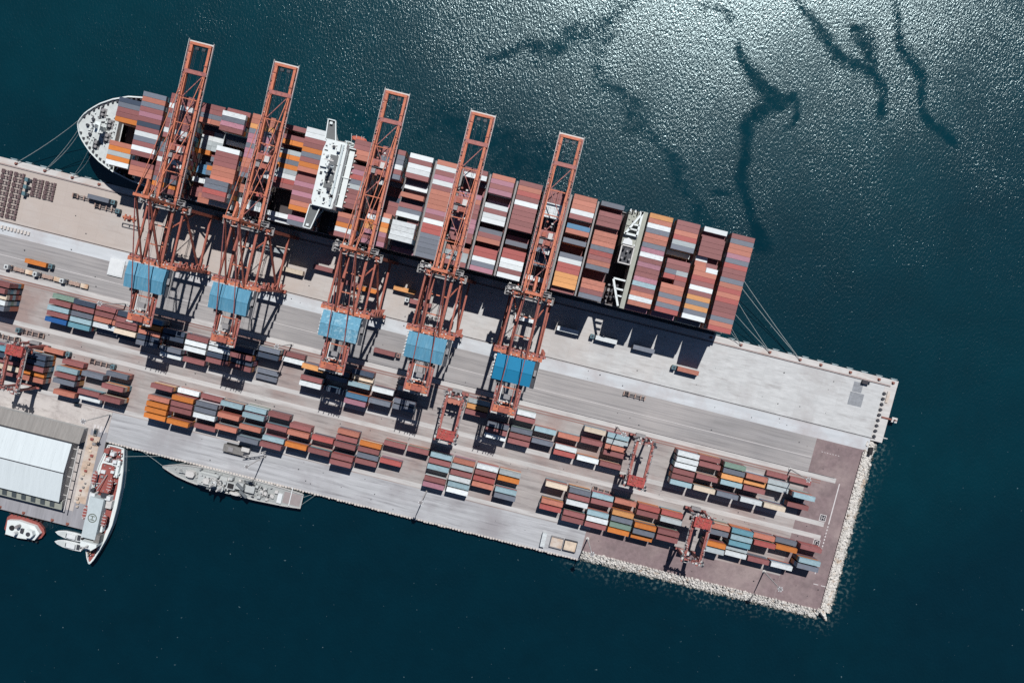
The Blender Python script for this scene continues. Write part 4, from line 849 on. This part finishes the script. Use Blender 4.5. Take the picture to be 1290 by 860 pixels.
truck(-277, 87.8, -1, 'empty chassis truck at the frame edge beside the yard crane', None)
truck(-249.6, 88.6, 1, 'truck with dusty pink container leaving the westernmost yard crane', 'c')
truck(-223.3, 89.4, 1, 'empty chassis truck on the lane beside pale blue stacks', None)
truck(71.5, 90.6, 1, 'empty brown chassis parked beside the third yard column of the lower block', None, cab=False, cat='trailer')
truck(-96.0, 11, -1, 'dark truck in shadow under the second crane', 'm')
truck(-140.5, 3, -1, 'grey container truck under the second crane', 'e')
truck(-128.5, 12, 1, 'tan trailer under the legs of the second crane', 'k', cab=False, cat='trailer')

# spreader frame and orange lifting beam, by the first crane
t = thing('spreader_frame', 'grey spreader frame lying on the apron at the foot of the first crane', 'spreader', -222.8, 9.9, Z)
for s_ in (-1, 1): MB().box(-229, -216.6, 9.9 + s_ * 1.0 - .2, 9.9 + s_ * 1.0 + .2, Z + .1, Z + .7).build('side_beam', 'steel_grey', t)
for x in (-229, -225, -220.5, -217): MB().box(x, x + .5, 9.1, 10.7, Z + .1, Z + .6).build('cross_bar', 'dark_steel', t)
t = thing('lifting_beam', 'orange lifting spreader with struts beside the grey frame', 'spreader', -225.5, 5.4, Z)
MB().box(-229.5, -221.8, 5.0, 6.0, Z + .1, Z + 1).build('beam', 'crane_orange', t)
for x in (-228.5, -226, -223.5): MB().box(x, x + .8, 3.8, 7.2, Z + .1, Z + .8).build('cross_arm', 'container_orange' if False else 'crane_orange', t)
MB().box(-226.6, -224.6, 4.6, 6.4, Z + 1, Z + 2).build('head_block', 'crane_red', t)
# hatch panel under the first crane's house
MB().box(-231, -222.4, 29.8, 39.4, Z, Z + .9).box(-230.4, -223, 30.4, 38.8, Z + .9, Z + 1.05).build('hatch_panel', 'white', label='large white steel hatch panel beside the first crane house', cat='hatch panel')
# dark rubber dunnage: the parked chassis grids at the west end
proto_ch = None
def chassis_grid(a0, a1, b0, b1, na, nb, label_fn, group):
    global proto_ch
    for i in range(na):
        for j in range(nb):
            a = a0 + (a1 - a0) * (i + .5) / na; b = b0 + (b1 - b0) * (j + .5) / nb
            if proto_ch is None:
                proto_ch = MB()
                for s_ in (-1, 1): proto_ch.box(-3.1, 3.1, s_ * .75 - .12, s_ * .75 + .12, .75, 1.0)
                for x in (-2.9, -1.2, .7, 2.7): proto_ch.box(x - .2, x + .2, -1.0, 1.0, .8, 1.1)
                for x in (-2.4, 2.2): proto_ch.box(x - .6, x + .6, -1.2, 1.2, 0, .9)
                proto_ch = proto_ch.mesh('terminal_trailer', M['chassis_brown']); fix(proto_ch)
            o = bpy.data.objects.new('terminal_trailer', proto_ch); COL.objects.link(o); o.location = (a, -b, Z)
            tag(o, label_fn(i, j), 'trailer', group)
chassis_grid(-302, -287.6, -4.6, 22.6, 2, 9, lambda i, j: f'dark short trailer, {ORD[j]} row inland, {"outer" if i == 0 else "inner"} file of the large parked block', 'short trailers parked in the large block')
chassis_grid(-283.6, -269.4, -3.6, 7.0, 2, 4, lambda i, j: f'dark short trailer, {ORD[j]} row inland, {"outer" if i == 0 else "inner"} file of the small parked block', 'short trailers parked in the small block')
for i, b in enumerate((-1.5, 2.6, 6.5)):
    t = thing('parked_tractor', f'dark teal yard tractor between the trailer blocks, {ORD[i]} from the quay edge', 'tractor', -285.5, b, Z, 'yard tractors between the trailer blocks')
    MB().box(-287.2, -283.8, b - .7, b + .7, Z + .5, Z + 1.2).build('chassis', 'dark_steel', t); MB().box(-286.6, -284.8, b - 1.1, b + 1.1, Z + 1.2, Z + 2.9).build('cab', 'cab_teal', t)

# ------------------------------------------------------------------ light masts
def mast_proto(a, b, label):
    t = thing('light_mast', label, 'light mast', a, b, Z, 'tall light masts over the yard')
    MB().cyl(a, b, Z, Z + .5, 1.0, 8).build('base', 'pale_steel', t); MB().cyl(a, b, Z + .5, Z + 29, .42, 8, .2).build('pole', 'pale_steel', t)
    hd = MB().cyl(a, b, Z + 28.6, Z + 29, 1.0, 10).build('head_ring', 'steel_grey', t)
    for k in range(6):
        an = k * math.pi / 3; x, y = a + 1.2 * math.cos(an), b + 1.2 * math.sin(an); MB().box(x - .25, x + .25, y - .25, y + .25, Z + 28.3, Z + 28.9).build('floodlight', 'lamp_white', hd)
    return t
m0 = mast_proto(172, 113.2, 'tall light mast on the purple lower yard nearest the pier head'); index_kids()
for a, b, lab in ((171.4, 52.6, 'light mast beside the upper block at the pier head end'), (70.2, 53, 'light mast beside pale blue stacks next to the second yard crane'), (69.7, 119.5, 'light mast on the lower wharf beside the sand bins'),
                  (-26, 114.9, 'light mast behind the middle of the lower block'), (-121, 118.9, 'light mast beside the grey mobile crane'), (-211.8, 116.6, 'light mast where the basin road meets the lower wharf'),
                  (-120.2, 52.4, 'light mast on the fence strip between the second and third cranes'), (-217, 53, 'light mast on the fence strip behind the first crane')):
    c = copy_tree(m0); c.location = (a, -b, Z); c['label'] = lab

# ------------------------------------------------------------------ lower wharf things
t = thing('mobile_crane', 'grey crawler harbour crane with its lattice jib laid out on the lower wharf', 'mobile crane', -134, 118.6, Z)
MB().box(-144, -132, 116.6, 120.8, Z + .8, Z + 2.8).build('body', 'machine_grey', t); MB().box(-143, -134, 115.8, 116.8, Z, Z + 1.4).build('track', 'rubber', t); MB().box(-143, -134, 120.6, 121.6, Z, Z + 1.4).build('track', 'rubber', t)
MB().box(-133.5, -129, 115.6, 118, Z + 1, Z + 3.6).build('cab', 'pale_steel', t); MB().box(-132, -129.5, 118.3, 121, Z + 1, Z + 3).build('counterweight', 'dark_steel', t)
for d_ in (-.5, .5): MB().beam((-132, 121.5 + d_, Z + 3), (-119, 114.6 + d_, Z + 6), .3).build('jib_chord', 'pale_steel', t)
for i in range(5): MB().beam((-131 + i * 2.4, 120.5 - i * 1.28, Z + 3.3 + i * .5), (-130 + i * 2.4, 120.9 - i * 1.28, Z + 3.4 + i * .5), .25).build('jib_lacing', 'pale_steel', t)
MB().box(-141, -138, 117.4, 120, Z + 2.8, Z + 3.5).build('engine_cover', 'steel_grey', t)
o = bpy.data.objects.new('office_container', cmesh(8.2, 2.5, 'w')); COL.objects.link(o); o.location = (45.3, -125.8, Z); o.rotation_euler.z = math.pi / 2 + .02; tag(o, 'short white container standing crosswise beside the sand bins', 'container')
for i, a in enumerate((49.4, 57.3)):
    t = thing('sand_bin', ('left' if i == 0 else 'right') + ' sand bin of the pair, walled and filled with ' + ('tan' if i == 0 else 'paler') + ' sand, lower wharf', 'bin', a + 3.7, 126, Z, 'walled sand bins on the lower wharf')
    MB().box(a + .3, a + 7.1, 122.9, 128.6, Z, Z + 1.1).build('sand', 'sand' if i else 'tan', t)
    for (x0, x1, b0, b1) in ((a, a + 7.4, 122.5, 122.9), (a, a + 7.4, 128.6, 129), (a, a + .3, 122.9, 128.6), (a + 7.1, a + 7.4, 122.9, 128.6)): MB().box(x0, x1, b0, b1, Z, Z + 1.7).build('wall', 'dark_steel' if i else 'steel_grey', t)
# small fittings strewn on the pier (tyre stops, drain lids, litter)
fm2 = random.Random(77); lit = MB()
for _ in range(170):
    a = fm2.uniform(-300, 205); b = fm2.choice([fm2.uniform(-4, 24), fm2.uniform(26, 31), fm2.uniform(33, 50), fm2.uniform(116, 131) if a < 66 else fm2.uniform(114, 126), fm2.uniform(80.5, 85), fm2.uniform(88, 90)]); q = fm2.uniform(.1, .32)
    lit.box(a - q, a + q, b - q * .8, b + q * .8, Z, Z + fm2.uniform(.1, .5))
lit.build('yard_debris', 'dark_steel', kind='stuff', label='small dark debris and drain lids scattered over the pier')
# pier-head beacon
t = thing('beacon_gantry', 'rusty beacon platform projecting over the water from the pier head', 'beacon', 218, 11.4, Z)
MB().box(213.6, 219.6, 10.9, 11.8, Z + .1, Z + .5).build('arm', 'bollard', t); MB().box(219.4, 222.6, 9.9, 12.8, Z + .2, Z + .5).build('platform', 'pale_steel', t); MB().cyl(221, 11.4, Z + .5, Z + 3, .5, 8, .3).build('light', 'bollard', t)
MB().box(217.5, 220.2, 22.3, 22.8, Z - .3, Z + .1).build('water_outlet', 'pale_steel', label='short pale pipe outlet jutting from the pier head', cat='pipe')
MB().box(213.2, 214.8, -3.5, 3, Z, Z + .5).build('timber_stack', 'tan', label='tan timber lying along the pier head edge', cat='timber')
t = thing('parked_van', 'dark van parked near the outer corner of the apron', 'van', 199.4, -5.2, Z)
MB().box(197.4, 201.4, -6.1, -4.3, Z + .4, Z + 1.9).build('body', 'rail_dark', t); MB().box(200.6, 201.2, -6, -4.4, Z + 1.9, Z + 2.0).build('windscreen', 'glass', t)
for x in (198, 200.6):
    for y in (-6.1, -4.3): MB().box(x - .35, x + .35, y - .12, y + .12, Z, Z + .7).build('wheel', 'rubber', t)
MB().poly([(211.2, 30), (213.4, 29.2), (213.6, 33.5), (211.8, 34.2)], Z - .4, Z + 1.4).build('dark_skip', 'rubber', label='dark skip where the rubble slope starts on the pier head', cat='skip')

# ------------------------------------------------------------------ warehouse
wh = thing('warehouse', 'long pale roofed warehouse beside the basin road', 'warehouse', -380, 152, Z)
MB().box(-520, -225.6, 136.4, 169.6, Z, 12).build('wall', 'wall_pale', wh)
def roof_sheet(name, mat, a0, a1, b0, z0, b1, z1, par, th=.3):
    v = [(a0, b0, z0), (a1, b0, z0), (a1, b1, z1), (a0, b1, z1)]; v += [(p, q, r - th) for p, q, r in v]
    return MB().add(v, [(0, 1, 2, 3), (7, 6, 5, 4), (0, 1, 5, 4), (1, 2, 6, 5), (2, 3, 7, 6), (3, 0, 4, 7)]).build(name, mat, par)
r1 = roof_sheet('roof', 'roof_pale', -520, -225, 136, 12.2, 152.4, 14.2, wh); r2 = roof_sheet('roof', 'roof_pale', -520, -225, 152.9, 14.2, 169.9, 12.2, wh)
for i in range(12):   # standing seams near the gable end
    a = -227 - i * 6.0; MB().add([(a, 136, 12.25), (a + .25, 136, 12.25), (a + .25, 152.3, 14.3), (a, 152.3, 14.3), (a, 136, 12.1), (a + .25, 136, 12.1), (a + .25, 152.3, 14.1), (a, 152.3, 14.1)], [(0, 1, 2, 3), (0, 1, 5, 4), (1, 2, 6, 5), (2, 3, 7, 6), (3, 0, 4, 7)]).build('roof_seam', 'roof_pale', r1)
MB().box(-520, -225, 152.35, 152.95, 13.6, 14.25).build('ridge_vent', 'dark_steel', wh)
ln = roof_sheet('lean_to_roof', 'roof_grey', -520, -221.8, 126.8, 8.5, 135.5, 10.6, wh); MB().box(-520, -222.4, 127.3, 135.4, Z, 8).build('lean_to_wall', 'wall_pale', wh)
MB().box(-520, -225, 135.45, 136, 11.2, 12).build('gutter', 'dark_steel', wh)
l2 = roof_sheet('lean_to_roof', 'ship_deck_green', -520, -224.4, 170.2, 9.6, 175.4, 8.4, wh); MB().box(-520, -225, 170, 175.0, Z, 8).build('lean_to_wall', 'wall_pale', wh)
for i in range(9):
    a = -231.3 - i * 5.55; v = [(a, 170.5, 9.62), (a + 2.6, 170.5, 9.62), (a + 2.6, 174.6, 8.66), (a, 174.6, 8.66)]; v += [(p, q, r + .3) for p, q, r in v]
    MB().add(v, [(4, 5, 6, 7), (0, 1, 5, 4), (1, 2, 6, 5), (2, 3, 7, 6), (3, 0, 4, 7)]).build('skylight', 'skylight', l2)
for i in range(6): MB().box(-225, -222.6, 139 + i * 5.4, 139.3 + i * 5.4, 9, 9.4).build('pipe_bracket', 'pale_steel', wh)
MB().box(-222.8, -222.3, 137, 175.6, 8.9, 9.4).build('gable_rail', 'pale_steel', wh)
# clutter between warehouse and road
random.seed(21)
for i in range(18):
    b = 133 + i * 2.35; a = -217.5 - (b - 130) * .02 + random.uniform(-1.6, 1.2); s1 = random.uniform(.5, 1.2)
    MB().box(a - s1, a + s1 * .7, b - s1 * .6, b + s1 * .6, Z, Z + random.uniform(.4, 1.3)).build('cargo_bundle', random.choice(['tan', 'sand', 'barrier', 'deck_red', 'steel_grey']), label=f'{ORD[i]} small bundle along the warehouse gable, counted from the yard', cat='bundle', group='bundles beside the warehouse gable')
gm = MB()
for k in range(4): gm.box(-219.6 + k * 1.9, -218.5 + k * 1.9, 124.5, 128.2, Z, Z + .012)
gm.build('crossing_marking', 'mark_white', kind='structure')
ky = MB()
for k in range(7): ky.box(-220 + k * 1.3, -219.4 + k * 1.3, 157.2, 159.6, Z, Z + .012)
ky.build('hatched_marking', 'marking_yellow' if False else 'tan', kind='structure')
for i, (a, b) in enumerate(((-211.5, 160.5), (-211.6, 175), (-231, 185), (-248, 185), (-262, 185), (-222, 185))):
    o = bpy.data.objects.new('mooring_bollard', bme); COL.objects.link(o); o.location = (a, -b + .6, Z); tag(o, f'small rusty bollard on the basin quay, {ORD[i]} walking from the patrol ship', 'bollard', 'bollards round the basin quay')
t = thing('parked_car', 'dark grey car parked by the warehouse corner', 'car', -217.6, 128.6, Z)
MB().box(-218.6, -216.6, 126.4, 130.6, Z + .3, Z + 1.0).build('body', 'machine_grey', t); MB().frus((-218.4, -216.8, 127.2, 129.8), Z + 1.0, (-218.2, -217, 127.7, 129.3), Z + 1.5).build('cabin', 'glass', t)
t = thing('parked_car', 'small dark car on the pale lane north of the warehouse', 'car', -231, 115.8, Z)
MB().box(-233, -229, 114.9, 116.7, Z + .3, Z + 1.0).build('body', 'rail_dark', t); MB().frus((-232.4, -229.8, 115.1, 116.5), Z + 1.0, (-232, -230.2, 115.3, 116.3), Z + 1.5).build('cabin', 'glass', t)

# ------------------------------------------------------------------ patrol ship
ps = thing('patrol_ship', 'white hulled ship with red decks and a helicopter pad at the basin', 'ship', -203.6, 168, 0)
pc = -203.5
po = [(0, 133.2), (4.6, 133.4), (5.4, 137), (7.0, 146), (7.9, 156), (8.1, 168), (7.7, 178), (6.2, 186), (4.2, 193), (2.0, 199.5), (0.3, 202.6)]
outline = [(pc + x, b) for x, b in po] + [(pc - x * (1 if b > 140 else .95), b) for x, b in reversed(po)]
MB().poly(outline, -1, 5.2, .93).build('hull', 'ship_white', ps)
def scaled(pts, kx, cx): return [(cx + (x - cx) * kx, 168 + (y - 168) * .975) for x, y in pts]
MB().poly(scaled(outline, .76, pc - 1.2), 5.2, 5.32).build('main_deck', 'deck_red', ps)
bl = MB(); 
for p, q in zip(outline, outline[1:] + outline[:1]): bl.beam((p[0], p[1], 5.6), (q[0], q[1], 5.6), .5, 1.0)
bl.build('bulwark', 'ship_white', ps)
MB().box(pc + 3.6, pc + 5.2, 140, 150, 5.3, 7.6).build('side_casing', 'ship_white', ps)
MB().box(pc - 4.6, pc + 4.2, 142.6, 143.6, 5.3, 7.4).build('cross_wall', 'ship_white', ps)
MB().box(pc - 4.4, pc + 2.8, 144, 160, 5.3, 8.0).build('aft_house', 'deck_red', ps)
for (x, b, s1, m_) in ((-3, 136, 1.4, 'deck_red'), (.4, 137, 1.2, 'white'), (-1.6, 140.6, 1.0, 'white'), (2.6, 141, 1.1, 'white'), (2.5, 147, .9, 'white'), (-2.4, 148, 1.2, 'white'), (-2.6, 151, .8, 'steel_grey'), (3.5, 162, 1.5, 'white'), (-5.4, 162.5, 1.5, 'white'), (-6.2, 160, 1, 'dark_steel'), (1.2, 161, 1.6, 'dark_steel')):
    MB().box(pc + x - s1, pc + x + s1, b - s1 * .8, b + s1 * .8, 5.4, 8 + s1).build('deck_locker', m_, ps)
lp = MB().box(pc - 5.6, pc + 2.4, 162.8, 186.5, 5.3, 11).build('helideck', 'patrol_pale', ps)
rg = MB(); n_ = 24
for i in range(n_):
    a0, a1 = 2 * math.pi * i / n_, 2 * math.pi * (i + 1) / n_; cx, cb = pc - 1.7, 174.5
    rg.add([(cx + 2.6 * math.cos(a0), cb + 2.6 * math.sin(a0), 11.01), (cx + 2.6 * math.cos(a1), cb + 2.6 * math.sin(a1), 11.01), (cx + 2.1 * math.cos(a1), cb + 2.1 * math.sin(a1), 11.01), (cx + 2.1 * math.cos(a0), cb + 2.1 * math.sin(a0), 11.01)], [(0, 1, 2, 3)])
rg.build('landing_circle', 'marking_grey', lp)
hm = MB().box(pc - 3.0, pc - .4, 173.2, 173.65, 11, 11.02).box(pc - 3.0, pc - .4, 175.35, 175.8, 11, 11.02).box(pc - 1.95, pc - 1.45, 173.65, 175.35, 11, 11.02); hm.build('letter_marking', 'marking_grey', lp)
MB().box(pc + 1.4, pc + 4.6, 183.5, 188, 5.3, 10.4).build('hangar', 'machine_grey', ps)
br = MB().poly([(pc - 4.6, 188.4), (pc + 4.4, 188.4), (pc + 4.6, 190), (pc + 2, 192.6), (pc - 2.4, 192.6), (pc - 4.9, 190.6)], 5.3, 12).build('bridge', 'ship_white', ps)
MB().box(pc - 3, pc + 3, 192.65, 192.8, 9.6, 11.2).build('bridge_window', 'glass', br)
MB().box(pc - .4, pc + .4, 189.6, 190.4, 12, 19).box(pc - 1.8, pc + 1.8, 189.8, 190.2, 15.4, 15.8).build('mast', 'pale_steel', br)
MB().cyl(pc - 1, 196, 5.3, 7, 1.0, 10).build('winch', 'sand', ps); MB().box(pc - 2.3, pc - .9, 193.6, 195.4, 5.3, 6.6).build('deck_vent', 'rubber', ps); MB().box(pc + .6, pc + 1.8, 194, 197.6, 5.3, 6.2).build('deck_vent', 'deck_red', ps)
for i, (x, b) in enumerate(((-5.6, 152), (3.8, 154), (-6.4, 172.5), (5.0, 174.2))):
    lb = lifeboat(pc + x, b, 9.4, ps, 8.5, 2.7, 'deck_red', True)
    for k in range(4): MB().box(pc + x - 1.2, pc + x + 1.2, b - 2.8 + k * 1.7, b - 2.6 + k * 1.7, 11.5, 11.6).build('canopy_strip', 'white', lb)
    for k in (-3.2, 3.2): MB().beam((pc + x * .6, b + k, 8), (pc + x * 1.08, b + k, 12), .35).build('davit', 'ship_white', ps)
MB().beam((pc + .2, 149, 9), (pc - 2.4, 158, 12), .4).build('deck_crane_boom', 'steel_grey', ps)
MB().box(pc + 3.2, pc + 4.4, 178, 182, 5.3, 9).build('side_house', 'ship_white', ps)
MB().box(pc + 2.8, pc + 6, 163.5, 168, 5.3, 8.4).build('side_house', 'pale_steel', ps)
fittings(ps, 'deck_fittings', pc - 4.8, pc + 5.6, 135, 162, 5.4, 110, .2, .9, 3.2, ('white', 'deck_red', 'steel_grey', 'ship_white'), 70)
fittings(ps, 'bow_fittings', pc - 1.6, pc + 1.6, 193, 199, 5.3, 16, .2, .6, .8, ('white', 'dark_steel'), 71)
rope((pc + 5, 138, 5), (-176, 132.4, 3.4), .6, 'mooring line from the patrol ship to the lower wharf', .1)

# ------------------------------------------------------------------ warship
wv = thing('grey_warship', 'grey warship moored along the lower wharf', 'ship', -134, 138.6, 0)
wc = 138.0
wo = [(-175.2, .4, .0), (-172, 1.6, .0), (-167, 3.2, .1), (-160, 4.5, .2), (-152, 5.3, .3), (-140, 5.6, .4), (-120, 5.5, .5), (-104, 4.9, .4), (-93.6, 4.0, .3)]
out2 = [(a, wc + o_ - h) for a, h, o_ in wo] + [(a, wc + o_ + h) for a, h, o_ in reversed(wo)]
MB().poly(out2, -1, 4.4, .95).build('hull', 'navy_grey', wv)
MB().poly([(x + .3 * (1 if x < -134 else -1), wc + (y - wc) * .9) for x, y in out2], 4.4, 4.5).build('deck', 'navy_plate', wv)
bl = MB()
for p, q in zip(out2, out2[1:] + out2[:1]): bl.beam((p[0], p[1], 4.8), (q[0], q[1], 4.8), .22, .8)
bl.build('guard_rail', 'pale_steel', wv)
tu = MB().poly([(-161, wc - 1.3), (-159, wc - 1.9), (-156.6, wc - 1.6), (-156, wc), (-156.6, wc + 1.6), (-159, wc + 1.9), (-161, wc + 1.3)], 4.5, 7.2, 1.1).build('gun_turret', 'pale_steel', wv)
MB().beam((-161, wc, 6.2), (-165.5, wc, 6.8), .35).build('gun_barrel', 'navy_grey', tu)
s1 = MB().box(-153.5, -137, wc - 3.6, wc + 4.2, 4.5, 7.6).build('superstructure', 'navy_grey', wv)
MB().box(-152, -142, wc - 2.8, wc + 3.2, 7.6, 10.6).build('bridge', 'navy_grey', s1); MB().box(-152.15, -152, wc - 2.4, wc + 2.8, 9, 10).build('bridge_window', 'glass', s1)
MB().box(-148.6, -145.4, wc - 1.4, wc + 1.6, 10.6, 12.4).build('director', 'pale_steel', s1)
ms_ = MB().frus((-144, -140.6, wc - 1.4, wc + 1.8), 7.6, (-142.6, -141.8, wc - .2, wc + .6), 19).build('mast', 'pale_steel', wv); MB().box(-144.4, -140, wc - .1, wc + .5, 15, 15.4).box(-142.5, -142, wc - 2.6, wc + 3.2, 16.6, 17).build('yard', 'navy_grey', ms_)
MB().cyl(-142.2, wc + .2, 12.2, 14, 1.5, 10).build('radar_dome', 'white', ms_)
fn = MB().box(-136.6, -131.4, wc - 1.9, wc + 2.3, 4.5, 9).build('funnel', 'navy_grey', wv); MB().box(-135.6, -132.2, wc - 1.2, wc + 1.6, 9, 9.3).build('funnel_top', 'rubber', fn)
m2_ = MB().frus((-139.8, -137.4, wc + 1.2, wc + 3.8), 7.6, (-139, -138.4, wc + 2.2, wc + 2.8), 17).build('mast', 'pale_steel', wv)
MB().cyl(-138.8, wc + 2.5, 10.5, 11.2, 2.0, 10).build('radar_platform', 'navy_grey', m2_)
for (a, b, w, h_, l_) in ((-129.4, wc - .6, 3.6, 4, 4.4), (-123.5, wc, 4, 2.6, 5.2)): MB().box(a - l_ / 2, a + l_ / 2, b - w / 2, b + w / 2, 4.5, 4.5 + h_).build('deckhouse', 'navy_grey', wv)
for (a, b, rr) in ((-128.6, wc - 1.0, .5), (-126, wc + 2.8, .4)): MB().beam((a - 2.4, b - 1.2, 9), (a + 2.4, b + 1.4, 9.6), 1.3, 1.0).build('missile_launcher', 'navy_dark', wv)
lifeboat(-131.2, wc + 4.6, 5.6, wv, 6.8, 2.2, 'pale_steel', False, 'rigid_boat'); lifeboat(-124.4, wc - 3.6, 5.6, wv, 5.4, 1.9, 'navy_dark', False, 'rigid_boat')
for i in range(30):
    a = -153 + (i * 37 % 44) + .3 * (i % 5); b = wc - 4 + (i * 23 % 83) / 10; q = .35 + .12 * (i % 5)
    MB().box(a - q, a + q * 1.2, b - q, b + q, 4.5, 8.2 + (i % 4) * .9 if a < -132 else 5.4 + (i % 3) * .6).build('deck_fitting', ('navy_dark', 'pale_steel', 'navy_grey')[i % 3], wv)
for (a, b) in ((-117, wc + .4), (-114.8, wc + .9), (-110.5, wc + 1.4)): MB().box(a - .9, a + .9, b - .9, b + .9, 4.5, 5.8).build('hatch', 'pale_steel', wv)
MB().box(-107.6, -105, wc - 1.4, wc + 4.2, 4.5, 5.6).build('ramp_cover', 'white', wv)
MB().beam((-100.4, wc - 6.4, 5), (-100.4, wc + 4.4, 5), .5, .3).build('gangway', 'white', wv); MB().box(-104.5, -94.5, wc - 3, wc + 3.6, 4.5, 4.56).build('quarterdeck', 'navy_deck', wv)
fittings(wv, 'deck_fittings', -152, -112, wc - 4, wc + 4.6, 4.5, 150, .2, .9, 1.6, ('navy_dark', 'pale_steel', 'navy_grey', 'dark_steel'), 60)
fittings(wv, 'upper_fittings', -151, -138, wc - 2.6, wc + 3, 10.6, 40, .2, .9, 1.2, ('navy_dark', 'pale_steel'), 61)
fittings(wv, 'forecastle_fittings', -170, -154, wc - 1.6, wc + 1.8, 4.5, 26, .2, .6, .5, ('navy_dark', 'pale_steel'), 62)
rope((-174.9, wc, 5), (-190.5, 132.4, 3.4), .4, 'bow line from the warship to the lower wharf', .1)
rope((-170, wc - 2, 5), (-162, 132.3, 3.4), .2, 'short bow spring of the warship', .08)
rope((-93.8, wc - 2, 5), (-88, 132.3, 3.4), .2, 'upper stern line of the warship', .08)
rope((-93.8, wc + 2.5, 5), (-86.5, 132.3, 3.4), .3, 'lower stern line of the warship', .08)

# ------------------------------------------------------------------ tug and two motor boats
tg = thing('tugboat', 'red and white tugboat at the basin quay', 'tug', -245.5, 192.8, 0)
to = [(-257, 189.4), (-255.2, 187.2), (-246, 187.2), (-238.6, 188.3), (-235, 191), (-233.9, 193.4), (-235.2, 196.4), (-239, 198.9), (-247, 199.4), (-255, 199), (-257.2, 196.4)]
MB().poly(to, -1, 2.4, .92).build('hull', 'deck_red', tg); MB().poly([(-245.5 + (x + 245.5) * .9, 193.2 + (y - 193.2) * .84) for x, y in to], 2.4, 2.55).build('deck', 'deck_red', tg)
MB().poly([(-255, 190), (-249, 188.8), (-239, 189.6), (-235.4, 193.2), (-237.5, 197.6), (-247, 198.6), (-254.6, 198.2)], 2.5, 5).build('deckhouse', 'ship_white', tg)
wh_ = MB().poly([(-241.6, 191.2), (-238.4, 191.8), (-237.4, 193.8), (-238.6, 195.8), (-241.6, 196.2), (-243, 193.8)], 5, 8).build('wheelhouse', 'ship_white', tg)
MB().cyl(-240.2, 193.8, 8, 8.3, 1.3, 8).build('wheelhouse_roof', 'dark_steel', wh_)
for (x, b, m_) in ((-247.5, 191.4, 'steel_grey'), (-248.2, 195.6, 'steel_grey')): MB().cyl(x, b, 5, 8.4, 1.0, 8).build('exhaust_stack', 'white' if b > 193 else m_, tg)
MB().cyl(-251.5, 193.6, 2.6, 5.6, 1.5, 10).build('towing_winch', 'rubber', tg); MB().box(-246, -244.4, 192.4, 195, 5, 6.2).build('deck_box', 'dark_steel', tg)
for i in range(9): a = -256 + i * 2.3; MB().cyl(a, 187 - .1, 1.2, 2.4, .55, 8).build('tyre_fender', 'rubber', tg); MB().cyl(a, 199.5, 1.2, 2.4, .55, 8).build('tyre_fender', 'rubber', tg)
for i, (ca, cb, lab) in enumerate(((-220.4, 191.4, 'upper of two slim white motor boats moored beside the patrol ship bow'), (-219.6, 196.9, 'lower of two slim white motor boats moored beside the patrol ship bow'))):
    t = thing('motor_boat', lab, 'boat', ca, cb, 0, 'two slim motor boats'); H_ = [(-8.4, 0), (-6.6, -1.2), (-3, -2.1), (3, -2.4), (7.8, -2.1), (7.8, 2.1), (3, 2.4), (-3, 2.1), (-6.6, 1.2)]
    MB().poly([(ca + x, cb + y) for x, y in H_], -.4, 1.4, .88).build('hull', 'white', t); MB().poly([(ca + x * .9, cb + y * .78) for x, y in H_], 1.4, 1.55).build('deck', 'ship_deck_pale', t)
    c = MB().frus((ca - 1.8, ca + 4.6, cb - 1.5, cb + 1.5), 1.5, (ca - .8, ca + 4.2, cb - 1.2, cb + 1.2), 2.8).build('cabin', 'white', t); MB().box(ca - 1.3, ca - .7, cb - 1.2, cb + 1.2, 2.2, 2.72).build('windscreen', 'glass', c)
    MB().box(ca + 5, ca + 6.8, cb - 1.5, cb + 1.5, 1.5, 1.8).build('cockpit', 'dark_steel', t); MB().box(ca + 7.2, ca + 8.4, cb - .5, cb + .5, .6, 1.9).build('engine', 'rubber', t)
bpy.context.view_layer.update()
